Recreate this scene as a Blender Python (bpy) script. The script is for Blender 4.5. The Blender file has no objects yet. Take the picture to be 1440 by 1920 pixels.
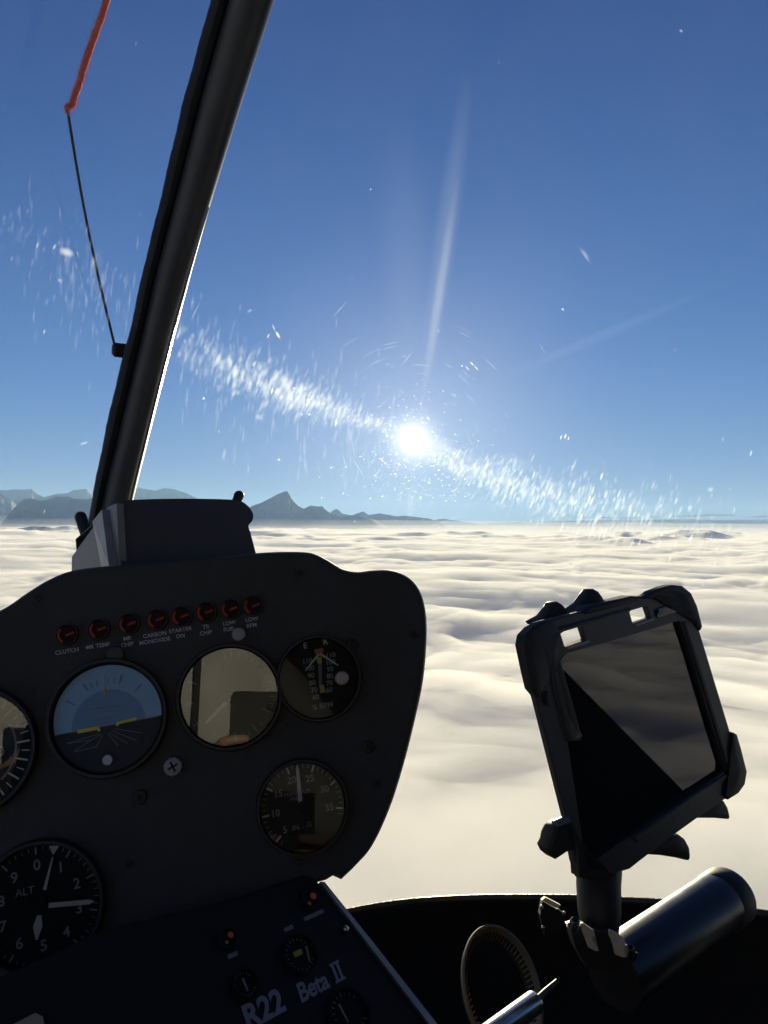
import bpy, bmesh, math, random
import numpy as np
from mathutils import Vector, Matrix

sc = bpy.context.scene
C = sc.collection
R_ = math.radians
rng = random.Random(7)
nrng = np.random.default_rng(11)

# ------------------------------------------------------------------ camera
F = 1423.0                      # focal length in pixels of the 1440 x 1920 photograph
PITCH, ROLL = 1.05, 0.55        # degrees
def cam_matrix():
    p, r = R_(PITCH), R_(ROLL)
    fwd = Vector((0, math.cos(p), math.sin(p)))
    right0 = Vector((1, 0, 0)); up0 = right0.cross(fwd)
    right = right0 * math.cos(r) + up0 * math.sin(r)
    up = right.cross(fwd)
    return Matrix((right, up, -fwd)).transposed()
CM = cam_matrix()
def ray(x, y):
    "direction through a pixel, one metre deep"
    return CM @ Vector(((x - 720) / F, -(y - 960) / F, -1.0))
def P(x, y, d):
    return ray(x, y) * d
cam = bpy.data.cameras.new('camera')
co = bpy.data.objects.new('camera', cam); C.objects.link(co)
co.matrix_world = CM.to_4x4()
cam.sensor_fit = 'VERTICAL'
cam.sensor_height = 24; cam.lens = 24 * F / 1920
cam.clip_start = 0.02; cam.clip_end = 400000
sc.camera = co

# ------------------------------------------------------------------ sky, sun, exposure
sd = ray(775, 825).normalized()                        # towards the sun
SUN_EL = math.asin(sd.z); SUN_AZ = math.atan2(sd.x, sd.y)
w = bpy.data.worlds.new('World'); sc.world = w; w.use_nodes = True
nt = w.node_tree; N = nt.nodes; L = nt.links
bg = N['Background']
sky = N.new('ShaderNodeTexSky'); sky.sky_type = 'NISHITA'; sky.sun_disc = False
sky.sun_elevation = SUN_EL; sky.sun_rotation = SUN_AZ
sky.altitude = 1800; sky.air_density = 1.0; sky.dust_density = 0.25; sky.ozone_density = 3.5
SKY = 0.05
# the sun's own disc and the bright aureole round it, part of the sky
tc = N.new('ShaderNodeTexCoord')
dot = N.new('ShaderNodeVectorMath'); dot.operation = 'DOT_PRODUCT'
dot.inputs[1].default_value = sd
L.new(tc.outputs['Generated'], dot.inputs[0])
ac = N.new('ShaderNodeMath'); ac.operation = 'ARCCOSINE'; L.new(dot.outputs['Value'], ac.inputs[0])
def lobe(width_deg, amount):
    a = N.new('ShaderNodeMath'); a.operation = 'DIVIDE'; L.new(ac.outputs[0], a.inputs[0]); a.inputs[1].default_value = R_(width_deg)
    b = N.new('ShaderNodeMath'); b.operation = 'POWER'; L.new(a.outputs[0], b.inputs[0]); b.inputs[1].default_value = 1.6
    c = N.new('ShaderNodeMath'); c.operation = 'MULTIPLY'; L.new(b.outputs[0], c.inputs[0]); c.inputs[1].default_value = -1
    d = N.new('ShaderNodeMath'); d.operation = 'EXPONENT'; L.new(c.outputs[0], d.inputs[0])
    e = N.new('ShaderNodeMath'); e.operation = 'MULTIPLY'; L.new(d.outputs[0], e.inputs[0]); e.inputs[1].default_value = amount
    return e.outputs[0]
l1, l2 = lobe(0.36, 220.0), lobe(1.2, 12.0)
l3 = lobe(7.5, 2.6)
s0 = N.new('ShaderNodeMath'); s0.operation = 'ADD'; L.new(l1, s0.inputs[0]); L.new(l2, s0.inputs[1])
s1 = N.new('ShaderNodeMath'); s1.operation = 'ADD'; L.new(s0.outputs[0], s1.inputs[0]); L.new(l3, s1.inputs[1])
glow = N.new('ShaderNodeVectorMath'); glow.operation = 'SCALE'; glow.inputs[0].default_value = (1.0, 0.93, 0.80)
L.new(s1.outputs[0], glow.inputs['Scale'])
add = N.new('ShaderNodeVectorMath'); add.operation = 'ADD'
# the camera's soft highlight shoulder on the sky: c -> A c / (c + K), the same everywhere
vp = N.new('ShaderNodeVectorMath'); vp.operation = 'POWER'; vp.inputs[1].default_value = (1.45, 1.45, 1.45); L.new(sky.outputs['Color'], vp.inputs[0])
vk = N.new('ShaderNodeVectorMath'); vk.operation = 'ADD'; vk.inputs[1].default_value = (3.0, 6.0, 9.0); L.new(vp.outputs[0], vk.inputs[0])
vd = N.new('ShaderNodeVectorMath'); vd.operation = 'DIVIDE'; L.new(vp.outputs[0], vd.inputs[0]); L.new(vk.outputs[0], vd.inputs[1])
va = N.new('ShaderNodeVectorMath'); va.operation = 'MULTIPLY'; va.inputs[1].default_value = (2.9, 5.05, 9.2); L.new(vd.outputs[0], va.inputs[0])
L.new(va.outputs[0], add.inputs[0]); L.new(glow.outputs[0], add.inputs[1])
L.new(add.outputs[0], bg.inputs['Color']); bg.inputs['Strength'].default_value = SKY

sl = bpy.data.lights.new('sun', 'SUN'); sl.energy = 5.0; sl.angle = R_(0.5); sl.color = (1.0, 0.865, 0.565)
so = bpy.data.objects.new('sun', sl); C.objects.link(so)
so.rotation_euler = (-sd).to_track_quat('-Z', 'Y').to_euler()

vs = sc.view_settings
sc.display_settings.display_device = 'sRGB'
vs.view_transform = 'Standard'; vs.look = 'None'; vs.gamma = 1.0; vs.use_curve_mapping = False
vs.exposure = 1.08
cy = sc.cycles
cy.use_denoising = True
cy.max_bounces = 18; cy.diffuse_bounces = 5; cy.glossy_bounces = 4; cy.transmission_bounces = 6
cy.transparent_max_bounces = 256; cy.volume_bounces = 6
cy.sample_clamp_indirect = 4.0; cy.caustics_reflective = False; cy.caustics_refractive = False

# ------------------------------------------------------------------ helpers
def setp(o, label=None, cat=None, group=None, kind=None):
    if label: o['label'] = label
    if cat: o['category'] = cat
    if group: o['group'] = group
    if kind: o['kind'] = kind
    return o
def empty(name, loc, label, cat, group=None):
    o = bpy.data.objects.new(name, None); C.objects.link(o)
    o.location = loc; o.empty_display_size = 0.05
    return setp(o, label, cat, group)
def wloc(o):
    v = Vector((0, 0, 0))
    while o is not None:
        v = v + o.location; o = o.parent
    return v
def link(name, mesh, mat, parent=None, org=None, label=None, smooth=True, kind=None):
    """link a mesh given in world coordinates; its origin goes to org (default: the centre of its box)"""
    n = len(mesh.vertices)
    a = np.empty(n * 3, np.float32); mesh.vertices.foreach_get('co', a); a = a.reshape(-1, 3)
    if org is None:
        org = (a.min(0) + a.max(0)) / 2
    org = np.array(org, np.float32)
    mesh.vertices.foreach_set('co', (a - org).ravel()); mesh.update()
    o = bpy.data.objects.new(name, mesh); C.objects.link(o)
    pl = Vector((0, 0, 0))
    if parent is not None:
        o.parent = parent; pl = wloc(parent)
    o.location = Vector(org.tolist()) - pl
    if mat is not None:
        for m in (mat if isinstance(mat, (list, tuple)) else [mat]):
            mesh.materials.append(m)
    if smooth and n:
        mesh.polygons.foreach_set('use_smooth', [True] * len(mesh.polygons))
        try: mesh.set_sharp_from_angle(angle=R_(38))
        except Exception: pass
    if label: o['label'] = label
    if kind: o['kind'] = kind
    return o
def bm_link(name, bm, mat, parent=None, **k):
    bmesh.ops.recalc_face_normals(bm, faces=bm.faces)
    me = bpy.data.meshes.new(name); bm.to_mesh(me); bm.free()
    return link(name, me, mat, parent, **k)
def py_link(name, verts, faces, mat, parent=None, **k):
    me = bpy.data.meshes.new(name)
    me.from_pydata([tuple(v) for v in verts], [], faces); me.update()
    return link(name, me, mat, parent, **k)
def grid_link(name, pts, mat, parent=None, wrap=False, **k):
    "pts: rows x cols x 3 array -> quad sheet"
    r, c = pts.shape[:2]
    v = pts.reshape(-1, 3).astype(np.float32)
    cc = c if wrap else c - 1
    i, j = np.meshgrid(np.arange(r - 1), np.arange(cc), indexing='ij')
    j2 = (j + 1) % c
    q = np.stack([i * c + j, i * c + j2, (i + 1) * c + j2, (i + 1) * c + j], -1).reshape(-1)
    nq = len(q) // 4
    me = bpy.data.meshes.new(name)
    me.vertices.add(len(v)); me.vertices.foreach_set('co', v.ravel())
    me.loops.add(len(q)); me.loops.foreach_set('vertex_index', q.astype(np.int32))
    me.polygons.add(nq); me.polygons.foreach_set('loop_start', np.arange(0, nq * 4, 4, dtype=np.int32))
    me.update(calc_edges=True)
    me.validate()
    return link(name, me, mat, parent, **k)

# ---- materials
def new_mat(name):
    m = bpy.data.materials.new(name); m.use_nodes = True
    nt = m.node_tree
    return m, nt, nt.nodes, nt.links
def pbr(name, col, rough=0.5, metal=0.0, noise=0.0, nscale=40.0, bump=0.0, bscale=300.0, spec=0.5, coat=0.0, rvar=0.0):
    m, nt, N, L = new_mat(name)
    b = N['Principled BSDF']
    b.inputs['Base Color'].default_value = (*col, 1); b.inputs['Roughness'].default_value = rough
    b.inputs['Metallic'].default_value = metal; b.inputs['Specular IOR Level'].default_value = spec
    b.inputs['Coat Weight'].default_value = coat
    tc = N.new('ShaderNodeTexCoord')
    if noise or rvar:
        n = N.new('ShaderNodeTexNoise'); n.inputs['Scale'].default_value = nscale; n.inputs['Detail'].default_value = 6
        L.new(tc.outputs['Object'], n.inputs['Vector'])
        if noise:
            mx = N.new('ShaderNodeMix'); mx.data_type = 'RGBA'
            mx.inputs[6].default_value = (*[max(0, c * (1 - noise)) for c in col], 1)
            mx.inputs[7].default_value = (*[min(1, c * (1 + noise)) for c in col], 1)
            L.new(n.outputs['Fac'], mx.inputs[0]); L.new(mx.outputs[2], b.inputs['Base Color'])
        if rvar:
            mr = N.new('ShaderNodeMapRange'); mr.inputs[3].default_value = max(0.02, rough - rvar); mr.inputs[4].default_value = min(1, rough + rvar)
            L.new(n.outputs['Fac'], mr.inputs[0]); L.new(mr.outputs[0], b.inputs['Roughness'])
    if bump:
        n2 = N.new('ShaderNodeTexNoise'); n2.inputs['Scale'].default_value = bscale; n2.inputs['Detail'].default_value = 3
        L.new(tc.outputs['Object'], n2.inputs['Vector'])
        bp = N.new('ShaderNodeBump'); bp.inputs['Strength'].default_value = bump; bp.inputs['Distance'].default_value = 0.001
        L.new(n2.outputs['Fac'], bp.inputs['Height']); L.new(bp.outputs[0], b.inputs['Normal'])
    return m

# ---- noise on arrays
def _hash(ix, iy, seed):
    h = (ix.astype(np.int64) * 374761393 + iy.astype(np.int64) * 668265263 + seed * 974634777) & 0xffffffff
    h = ((h ^ (h >> 13)) * 1274126177) & 0xffffffff
    h = h ^ (h >> 16)
    return (h & 0xffff).astype(np.float32) * (2 * np.pi / 65536)
def perlin(x, y, seed=0):
    x0 = np.floor(x); y0 = np.floor(y)
    fx = (x - x0).astype(np.float32); fy = (y - y0).astype(np.float32)
    ux = fx * fx * fx * (fx * (fx * 6 - 15) + 10); uy = fy * fy * fy * (fy * (fy * 6 - 15) + 10)
    def g(dx, dy):
        a = _hash(x0 + dx, y0 + dy, seed)
        return np.cos(a) * (fx - dx) + np.sin(a) * (fy - dy)
    return ((g(0, 0) * (1 - ux) + g(1, 0) * ux) * (1 - uy) + (g(0, 1) * (1 - ux) + g(1, 1) * ux) * uy) * 1.4
def fbm(x, y, octaves=5, seed=0, gain=0.5, lac=2.03):
    s = 0; a = 1.0; f = 1.0; t = 0
    for k in range(octaves):
        s = s + a * perlin(x * f + 17.3 * k, y * f - 9.1 * k, seed + k); t += a; a *= gain; f *= lac
    return s / t
# ------------------------------------------------------------------ the sea of clouds, hills, mountains, haze
def box_mesh(name, x0, x1, y0, y1, z0, z1):
    v = [(x, y, z) for z in (z0, z1) for (x, y) in ((x0, y0), (x1, y0), (x1, y1), (x0, y1))]
    f = [(3, 2, 1, 0), (4, 5, 6, 7), (0, 1, 5, 4), (1, 2, 6, 5), (2, 3, 7, 6), (3, 0, 4, 7)]
    me = bpy.data.meshes.new(name); me.from_pydata(v, [], f); me.update(); return me
def volume_mat(name, col, dens, g):
    m, nt, N, L = new_mat(name)
    N.remove(N['Principled BSDF'])
    pv = N.new('ShaderNodeVolumePrincipled'); pv.inputs['Color'].default_value = (*col, 1)
    pv.inputs['Density'].default_value = dens; pv.inputs['Anisotropy'].default_value = g
    L.new(pv.outputs[0], N['Material Output'].inputs['Volume'])
    return m
CORE_DROP = -26
SHELLS = [(2, .010), (-6, .012)]

HC = -235.0                                            # mean cloud top below the helicopter
def cloud_height(X, Y, q=0):
    Dm = np.sqrt(X * X + Y * Y)
    wx = X + 420 * fbm(X / 1100, Y / 900, 3, 5); wy = Y + 300 * fbm(X / 900 + 40, Y / 800, 3, 9)
    f1 = np.clip(1.25 - Dm / 14000, 0.15, 1); f2 = np.clip(1.2 - Dm / 5500, 0.0, 1) * (0.25 + 0.75 * np.clip((Dm - 450) / 800, 0, 1)); f1 = f1 * (0.45 + 0.55 * np.clip((Dm - 400) / 900, 0, 1))
    h = 50 * fbm(wx / 3400, wy / 2300, 2, 21)
    h += 46 * fbm(wx / 1000, wy / 1100, 3, 31 + q)
    b = fbm(wx / 430, wy / 560, 3, 41 + q)
    patch = np.clip(0.5 + 1.5 * fbm(X / 1900 + 7, Y / 1500, 2, 51), 0.05, 1.4)
    h += patch * f1 * 40 * (np.abs(b) ** 0.8 * 1.7 - 0.42)
    h += patch * f2 * 19 * (np.abs(fbm(wx / 150, wy / 190, 3, 61 + q)) * 1.7 - 0.4)
    h += patch * f2 * 5 * fbm(wx / 50, wy / 60, 2, 71 + q)
    far = np.clip((Dm - 5000) / 8000, 0, 1)
    bil = fbm(wx / 1900 + 3, wy / 2600, 4, 81)
    h += far * 170 * np.clip(bil - 0.02, 0, 1) * np.clip(1.2 + 1.8 * fbm(X / 9000, Y / 14000, 2, 91), 0.1, 2)
    h += 135 * np.exp(-(Dm / 1000) ** 1.5) - 25  # near swell added, sloped to the sun to brighten the cloud
    h += 110 * np.clip((Dm - 4500) / 9000, 0, 1)
    return h
def cloud_sheet(lift=0, k=0):
    na, nr = 700, 500
    az = np.concatenate([np.linspace(-180, -50, 60, endpoint=False), np.linspace(-50, 50, na, endpoint=False), np.linspace(50, 180, 60, endpoint=False)])
    s0, s1 = (235 / 130.0) ** 0.62, (235 / 78000.0) ** 0.62
    s = np.linspace(s0, s1, nr)
    dist = 235 / s ** (1 / 0.62)
    dist = np.concatenate([[1.0, 40.0, 90.0], dist])
    A, D = np.meshgrid(np.radians(az), dist)
    X = D * np.sin(A); Y = D * np.cos(A)
    Z = HC + cloud_height(X, Y, 3 * k) + lift
    return np.stack([X, Y, Z], -1)
m, nt, N, L = new_mat('cloud_vapour')
b = N['Principled BSDF']; out = N['Material Output']
dif = N.new('ShaderNodeBsdfDiffuse'); dif.inputs['Color'].default_value = (.93, .93, .93, 1)
tr = N.new('ShaderNodeBsdfTranslucent'); tr.inputs['Color'].default_value = (.93, .93, .93, 1)
mx = N.new('ShaderNodeMixShader'); mx.inputs[0].default_value = 0.42
L.new(dif.outputs[0], mx.inputs[1]); L.new(tr.outputs[0], mx.inputs[2]); L.new(mx.outputs[0], out.inputs['Surface'])
N.remove(b)
M_cloud = m
M_bank, nt, N, L = new_mat('far_bank_vapour')
N.remove(N['Principled BSDF'])
tl = N.new('ShaderNodeBsdfTranslucent'); tl.inputs['Color'].default_value = (.93, .93, .93, 1); df = N.new('ShaderNodeBsdfDiffuse'); df.inputs['Color'].default_value = (.93, .93, .93, 1)
mx = N.new('ShaderNodeMixShader'); mx.inputs[0].default_value = .8; L.new(df.outputs[0], mx.inputs[1]); L.new(tl.outputs[0], mx.inputs[2]); L.new(mx.outputs[0], N['Material Output'].inputs['Surface'])

core = grid_link('cloud_sea', cloud_sheet(CORE_DROP), M_cloud, wrap=True, org=(0, 0, HC))
setp(core, 'sea of pale cream cloud spreading to the horizon below', kind='structure')
def cloud_shell(k, lift, dens, g):
    g_ = cloud_sheet(lift, k)
    bot = g_[::-1][:1].copy(); bot[..., 2] = -500
    cap = bot.copy(); cap[..., :2] *= 0.0001
    top = g_[:1].copy(); top[..., :2] *= 0.0001
    pts = np.concatenate([top, g_, bot, cap], 0)
    o = grid_link('cloud_veil', pts, volume_mat('cloud_mist', (.999, .996, .988), dens, g), wrap=True, org=(0, 0, HC))
    setp(o, 'soft mist over the top of the sea of cloud', kind='stuff')
# a thin even layer of mist lying on the cloud
a_ = np.radians(np.linspace(-180, 180, 240, endpoint=False)); d_ = np.geomspace(300, 80000, 60)
A_, D_ = np.meshgrid(a_, d_); X_, Y_ = D_ * np.sin(A_), D_ * np.cos(A_)
for k_, (far_, near_, dn_) in enumerate(((70, 70, 7e-5), (210, 95, 4.5e-5), (430, 120, 2.2e-5))):
    rise = far_ * np.clip((D_ - 7000) / 32000, 0, 1) ** 1.1 * (1 + .45 * fbm(X_ / 12000, Y_ / 12000, 2, 8 + k_))
    g_ = np.stack([X_, Y_, HC + near_ + 30 * fbm(X_ / 4000, Y_ / 4000, 2, 5 + k_) + rise], -1)
    top = g_[:1].copy(); top[..., :2] *= 1e-4
    bot = g_[-1:].copy(); bot[..., 2] = -501 - k_; cap = bot.copy(); cap[..., :2] *= 1e-4
    o = grid_link('mist', np.concatenate([top, g_, bot, cap], 0), volume_mat('thin_mist', (.99, .985, .97), dn_, .1), wrap=True, org=(0, 0, HC))
    setp(o, 'thin pale mist thickening over the clouds toward the horizon', kind='stuff')
for k, (lift, dens) in enumerate(SHELLS):
    cloud_shell(k, lift, dens, 0.18)

# rock and snow
m, nt, N, L = new_mat('rock_and_snow')
b = N['Principled BSDF']; b.inputs['Roughness'].default_value = 0.95; b.inputs['Specular IOR Level'].default_value = 0.1
geo = N.new('ShaderNodeNewGeometry'); sep = N.new('ShaderNodeSeparateXYZ'); L.new(geo.outputs['Normal'], sep.inputs[0])
tc = N.new('ShaderNodeTexCoord'); nz = N.new('ShaderNodeTexNoise'); nz.inputs['Scale'].default_value = 0.0012; nz.inputs['Detail'].default_value = 8
L.new(tc.outputs['Object'], nz.inputs['Vector'])
sm = N.new('ShaderNodeMath'); sm.operation = 'MULTIPLY_ADD'; L.new(nz.outputs['Fac'], sm.inputs[0]); sm.inputs[1].default_value = 0.9; L.new(sep.outputs['Z'], sm.inputs[2])
rp = N.new('ShaderNodeValToRGB'); rp.color_ramp.elements[0].position = 1.02; rp.color_ramp.elements[1].position = 1.2
rp.color_ramp.elements[0].position = 0.95; rp.color_ramp.elements[1].position = 1.0
rp.color_ramp.elements[0].color = (.07, .08, .09, 1); rp.color_ramp.elements[1].color = (.30, .31, .33, 1)
L.new(sm.outputs[0], rp.inputs[0]); L.new(rp.outputs[0], b.inputs['Base Color'])
M_rock = m

def ridge(name, prof, dist, depth, seed, base=-260, rough=1.0, label=None, cat=None, mat=None):
    "a mountain ridge whose crest follows the given skyline; slopes fall off to both sides"
    xs = np.array([p[0] for p in prof], float); ys = np.array([p[1] for p in prof], float)
    px = np.arange(xs[0], xs[-1] + .1, 0.75)
    py = np.interp(px, xs, ys)
    jag = fbm(px / 22, px * 0 + seed, 5, seed, 0.6) * 2.6 * rough
    py = py + jag
    d = np.array([list(ray(a, b_)) for a, b_ in zip(px, py)])
    hd = np.sqrt(d[:, 0] ** 2 + d[:, 1] ** 2)
    wander = 1 + 0.05 * fbm(px / 120, px * 0 + seed + 5, 3, seed + 3)
    sc_ = dist * wander / hd
    top = d * sc_[:, None]
    ux = top[:, 0] / (dist * wander); uy = top[:, 1] / (dist * wander)
    ts = np.linspace(-1, 1, 61)
    rows = []
    for t in ts:
        f = 1 - abs(t) ** 0.85
        rr = dist * wander + t * depth
        X = ux * rr; Y = uy * rr
        n1 = fbm(px / 26 + 3 * t, t * 5 + px * 0 + seed, 5, seed + 20, 0.55)
        hgt = np.maximum(top[:, 2] - base, 1)
        Z = base + hgt * f + n1 * hgt * 0.34 * np.sqrt(abs(t)) * (1 - abs(t)) - 2 * (abs(t) > .98)
        rows.append(np.stack([X, Y, Z], -1))
    o = grid_link(name, np.array(rows), mat or M_rock)
    setp(o, label, cat, kind='structure')
    return o
ridge('mountain_range', [(-320, 960), (-200, 930), (-120, 935), (-40, 925), (0, 919), (60, 917), (72, 927), (82, 932), (108, 926), (126, 925), (140, 918), (163, 917), (175, 930), (200, 938), (235, 930), (258, 914), (290, 920), (308, 915), (330, 918), (350, 925), (380, 940), (430, 950), (470, 955)], 58000, 7000, 3, rough=.6,
      label='palest blue flat topped mountain range at far left behind the post')
ridge('mountain_range', [(-330, 935), (-200, 920), (-120, 905), (-60, 922), (-20, 921), (0, 926), (22, 938), (34, 950), (60, 975), (75, 990)], 42000, 4000, 8, rough=.6,
      label='blue mountain flank cut by the left edge of the photo')
ridge('mountain_range', [(-60, 1010), (0, 985), (20, 960), (32, 946), (44, 936), (60, 935), (76, 939), (92, 936), (104, 931), (128, 931), (140, 935), (165, 936), (190, 930), (230, 940), (275, 955), (320, 975), (350, 990)], 30000, 3500, 15, rough=.7,
      label='darker blue rounded mountain range in front of the flat topped range')
ridge('mountain_peak', [(420, 985), (450, 962), (470, 950), (484, 945), (505, 935), (522, 926), (535, 921), (540, 922), (548, 936), (560, 949), (570, 954), (578, 950), (584, 948), (598, 950), (604, 949), (612, 956), (622, 963), (640, 968), (672, 967), (680, 970), (700, 974), (722, 985), (745, 998)], 36000, 5200, 27, rough=.55,
      label='tall pyramid shaped blue mountain peak standing above the clouds')
ridge('mountain_range', [(560, 985), (600, 972), (622, 959), (628, 955), (634, 956), (642, 963), (660, 966), (680, 959), (692, 966), (712, 962), (720, 964), (745, 968), (760, 967), (780, 969), (800, 972), (820, 977), (835, 985)], 47000, 5000, 33, rough=.55,
      label='low jagged blue ridge to the right of the pyramid peak')
ridge('mountain_range', [(790, 982), (820, 974), (835, 973), (860, 977), (885, 980), (905, 985), (930, 990)], 60000, 4000, 38, rough=.4,
      label='faint last ridge tapering off below the sun')
ridge('fog_hill', [(-360, 1010), (-200, 985), (-100, 1000), (-40, 996), (0, 992), (12, 991), (22, 995), (40, 990), (60, 987), (85, 987), (100, 990), (118, 995), (140, 1002), (180, 1012)], 15000, 2200, 44, base=-330, rough=.7,
      label='low dark hill rising out of the mist at left')
ridge('forested_knoll', [(790, 1003), (806, 999), (816, 997.5), (828, 996.5), (840, 997.5), (852, 999), (868, 1003)], 19000, 1300, 52, base=-330, rough=.3,
      label='small dark hilltop poking through the bright clouds')
ridge('forested_knoll', [(948, 1001), (966, 1000), (978, 999.3), (990, 1000.3), (1006, 1002)], 21000, 1300, 57, base=-330, rough=.3,
      label='smaller far hilltop poking through cloud below the sun')

ridge('cloud_bank', [(820, 992), (870, 984), (940, 979), (1040, 977), (1150, 975), (1280, 973.5), (1360, 975), (1450, 974), (1600, 971), (1800, 976), (1950, 992)], 64000, 6000, 61, rough=.6, mat=M_bank,
      label='long grey bank of cloud lying along the horizon at right')
def streak(x0, x1, y, th, dist, seed, label):
    rows = []
    for t in np.linspace(0, 1, 60):
        x = x0 + (x1 - x0) * t; c = ray(x, y + 1.2 * math.sin(t * 5 + seed)); k = dist / math.hypot(c.x, c.y); c = c * k
        r = th / F * dist * max(.02, math.sin(math.pi * t)) ** .6 * (1 + .35 * math.sin(t * 23 + seed))
        rows.append([[c.x, c.y + 6 * r * math.cos(a), c.z + r * math.sin(a)] for a in np.linspace(0, 6.2832, 10, endpoint=False)])
    setp(grid_link('cloud_streak', np.array(rows), M_cloud, wrap=True), label, kind='structure')
streak(1255, 1385, 967, 1.6, 70000, 1, 'thin pale streak of cloud above the bank at right')
streak(1388, 1560, 970, 1.4, 70000, 3, 'thin pale streak of cloud cut by the right edge')
streak(1060, 1240, 970, .9, 72000, 5, 'faintest thin streak of cloud below the glitter')
hz = link('haze', box_mesh('haze', -90000, 90000, -90000, 90000, -520, 2600), volume_mat('haze_air', (.37, .60, .94), 0.95e-5, 0.2), smooth=False, org=(0, 0, -520))
setp(hz, 'thin bluish air that fades the far mountains', kind='stuff')
# ------------------------------------------------------------------ helicopter frame: camera sits near the left seat, nose 30 degrees to the left
HF = Vector((-0.5, 0.8660254, 0)); HR = Vector((0.8660254, 0.5, 0)); HZ = Vector((0, 0, 1))
def H(r, f, z):
    "point from metres right, forward and up of the camera, along the helicopter's own axes"
    return HR * r + HF * f + HZ * z
def catmull(pts, n=6, closed=False):
    p = [np.array(q, float) for q in pts]; k = len(p); out = []
    for i in range(k if closed else k - 1):
        a = p[(i - 1) % k] if (closed or i > 0) else p[0] * 2 - p[1]
        b = p[i]; c = p[(i + 1) % k]
        d = p[(i + 2) % k] if (closed or i + 2 < k) else c * 2 - b
        for s in range(n):
            t = s / n
            out.append(0.5 * ((2 * b) + (c - a) * t + (2 * a - 5 * b + 4 * c - d) * t * t + (3 * b - a - 3 * c + d) * t ** 3))
    if not closed: out.append(p[-1])
    return [tuple(q) for q in out]

M_black = pbr('black_crackle_paint', (.025, .0255, .027), .62, noise=.25, nscale=60, bump=.5, bscale=900, spec=.35)
M_shell = pbr('black_cabin_lining', (.012, .0125, .014), .85, noise=.3, nscale=20, spec=.2)
M_rubber = pbr('black_rubber', (.020, .020, .021), .55, noise=.3, nscale=80, spec=.3)
M_post = pbr('grey_painted_post', (.058, .058, .058), .36, noise=.3, nscale=25, bump=.15, bscale=500, rvar=.12)
M_trim = pbr('worn_aluminium', (.42, .40, .36), .38, metal=.85, noise=.2, nscale=90, bump=.2, bscale=700, rvar=.12)
M_steel = pbr('steel', (.5, .5, .5), .28, metal=1, noise=.2, nscale=150)
M_grey = pbr('grey_box_side', (.15, .145, .15), .6, noise=.2, nscale=30)
M_pale = pbr('pale_grey_edge', (.30, .31, .33), .5, noise=.35, nscale=60)

# ------------------------------------------------------------------ windscreen: part of an ellipsoid in front of the seats
EC = Vector((-0.05, -0.12, -0.12)); ER = (1.02, 1.14, 0.92)
def surf(x, y, inset=0.0):
    "where the ray through a pixel meets the inner face of the windscreen bubble"
    d = ray(x, y)
    a = sum((d[i] / ER[i]) ** 2 for i in range(3)); b = -2 * sum(d[i] * EC[i] / ER[i] ** 2 for i in range(3))
    c = sum((EC[i] / ER[i]) ** 2 for i in range(3)) - 1
    t = (-b + math.sqrt(b * b - 4 * a * c)) / (2 * a)
    return d * t * (1 - inset)
RIM = [(-700, 1900), (-300, 1850), (0, 1815), (300, 1775), (560, 1730), (640, 1712), (750, 1693), (860, 1685), (960, 1683), (1080, 1684), (1160, 1688), (1250, 1693), (1440, 1714), (1600, 1745), (1900, 1830), (2300, 1990)]
RIM = catmull(RIM, 6)
def rim_y(x):
    return float(np.interp(x, [p[0] for p in RIM], [p[1] for p in RIM]))
POST = [(-500, 540, 580, 695), (-250, 468, 505, 610), (0, 395, 428, 515), (194, 342, 374, 453), (389, 297, 325, 393), (506, 268, 294, 360), (622, 243, 268, 329), (700, 222, 249, 309), (800, 199, 226, 284), (900, 179, 201, 259), (980, 164, 184, 240), (1100, 142, 160, 214), (1300, 110, 126, 176)]
def post_x(y, k):
    return float(np.interp(y, [p[0] for p in POST], [p[k] for p in POST]))

m, nt, N, L = new_mat('windscreen_acrylic')
N.remove(N['Principled BSDF'])
tr = N.new('ShaderNodeBsdfTransparent'); tr.inputs[0].default_value = (.975, .985, .985, 1)
gl = N.new('ShaderNodeBsdfGlossy'); gl.inputs['Roughness'].default_value = 0.02
fr = N.new('ShaderNodeFresnel'); fr.inputs[0].default_value = 1.22
mg = N.new('ShaderNodeMixShader'); L.new(fr.outputs[0], mg.inputs[0]); L.new(tr.outputs[0], mg.inputs[1]); L.new(gl.outputs[0], mg.inputs[2])
# a dull film of dust and wiped grease that scatters the sun
tc = N.new('ShaderNodeTexCoord'); mp = N.new('ShaderNodeMapping'); mp.inputs['Scale'].default_value = (9, 9, 3); mp.inputs['Rotation'].default_value = (0, .35, 0)
L.new(tc.outputs['Object'], mp.inputs[0])
nz = N.new('ShaderNodeTexNoise'); nz.inputs['Scale'].default_value = 1.0; nz.inputs['Detail'].default_value = 5; nz.inputs['Distortion'].default_value = .6
L.new(mp.outputs[0], nz.inputs['Vector'])
mr = N.new('ShaderNodeMapRange'); mr.inputs[1].default_value = .35; mr.inputs[2].default_value = .8; mr.inputs[3].default_value = .001; mr.inputs[4].default_value = .006
L.new(nz.outputs['Fac'], mr.inputs[0])
tl = N.new('ShaderNodeBsdfTranslucent'); tl.inputs[0].default_value = (.85, .85, .85, 1)
mf = N.new('ShaderNodeMixShader'); L.new(mr.outputs[0], mf.inputs[0]); L.new(mg.outputs[0], mf.inputs[1]); L.new(tl.outputs[0], mf.inputs[2])
L.new(mf.outputs[0], N['Material Output'].inputs['Surface'])
M_pane = m

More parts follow.
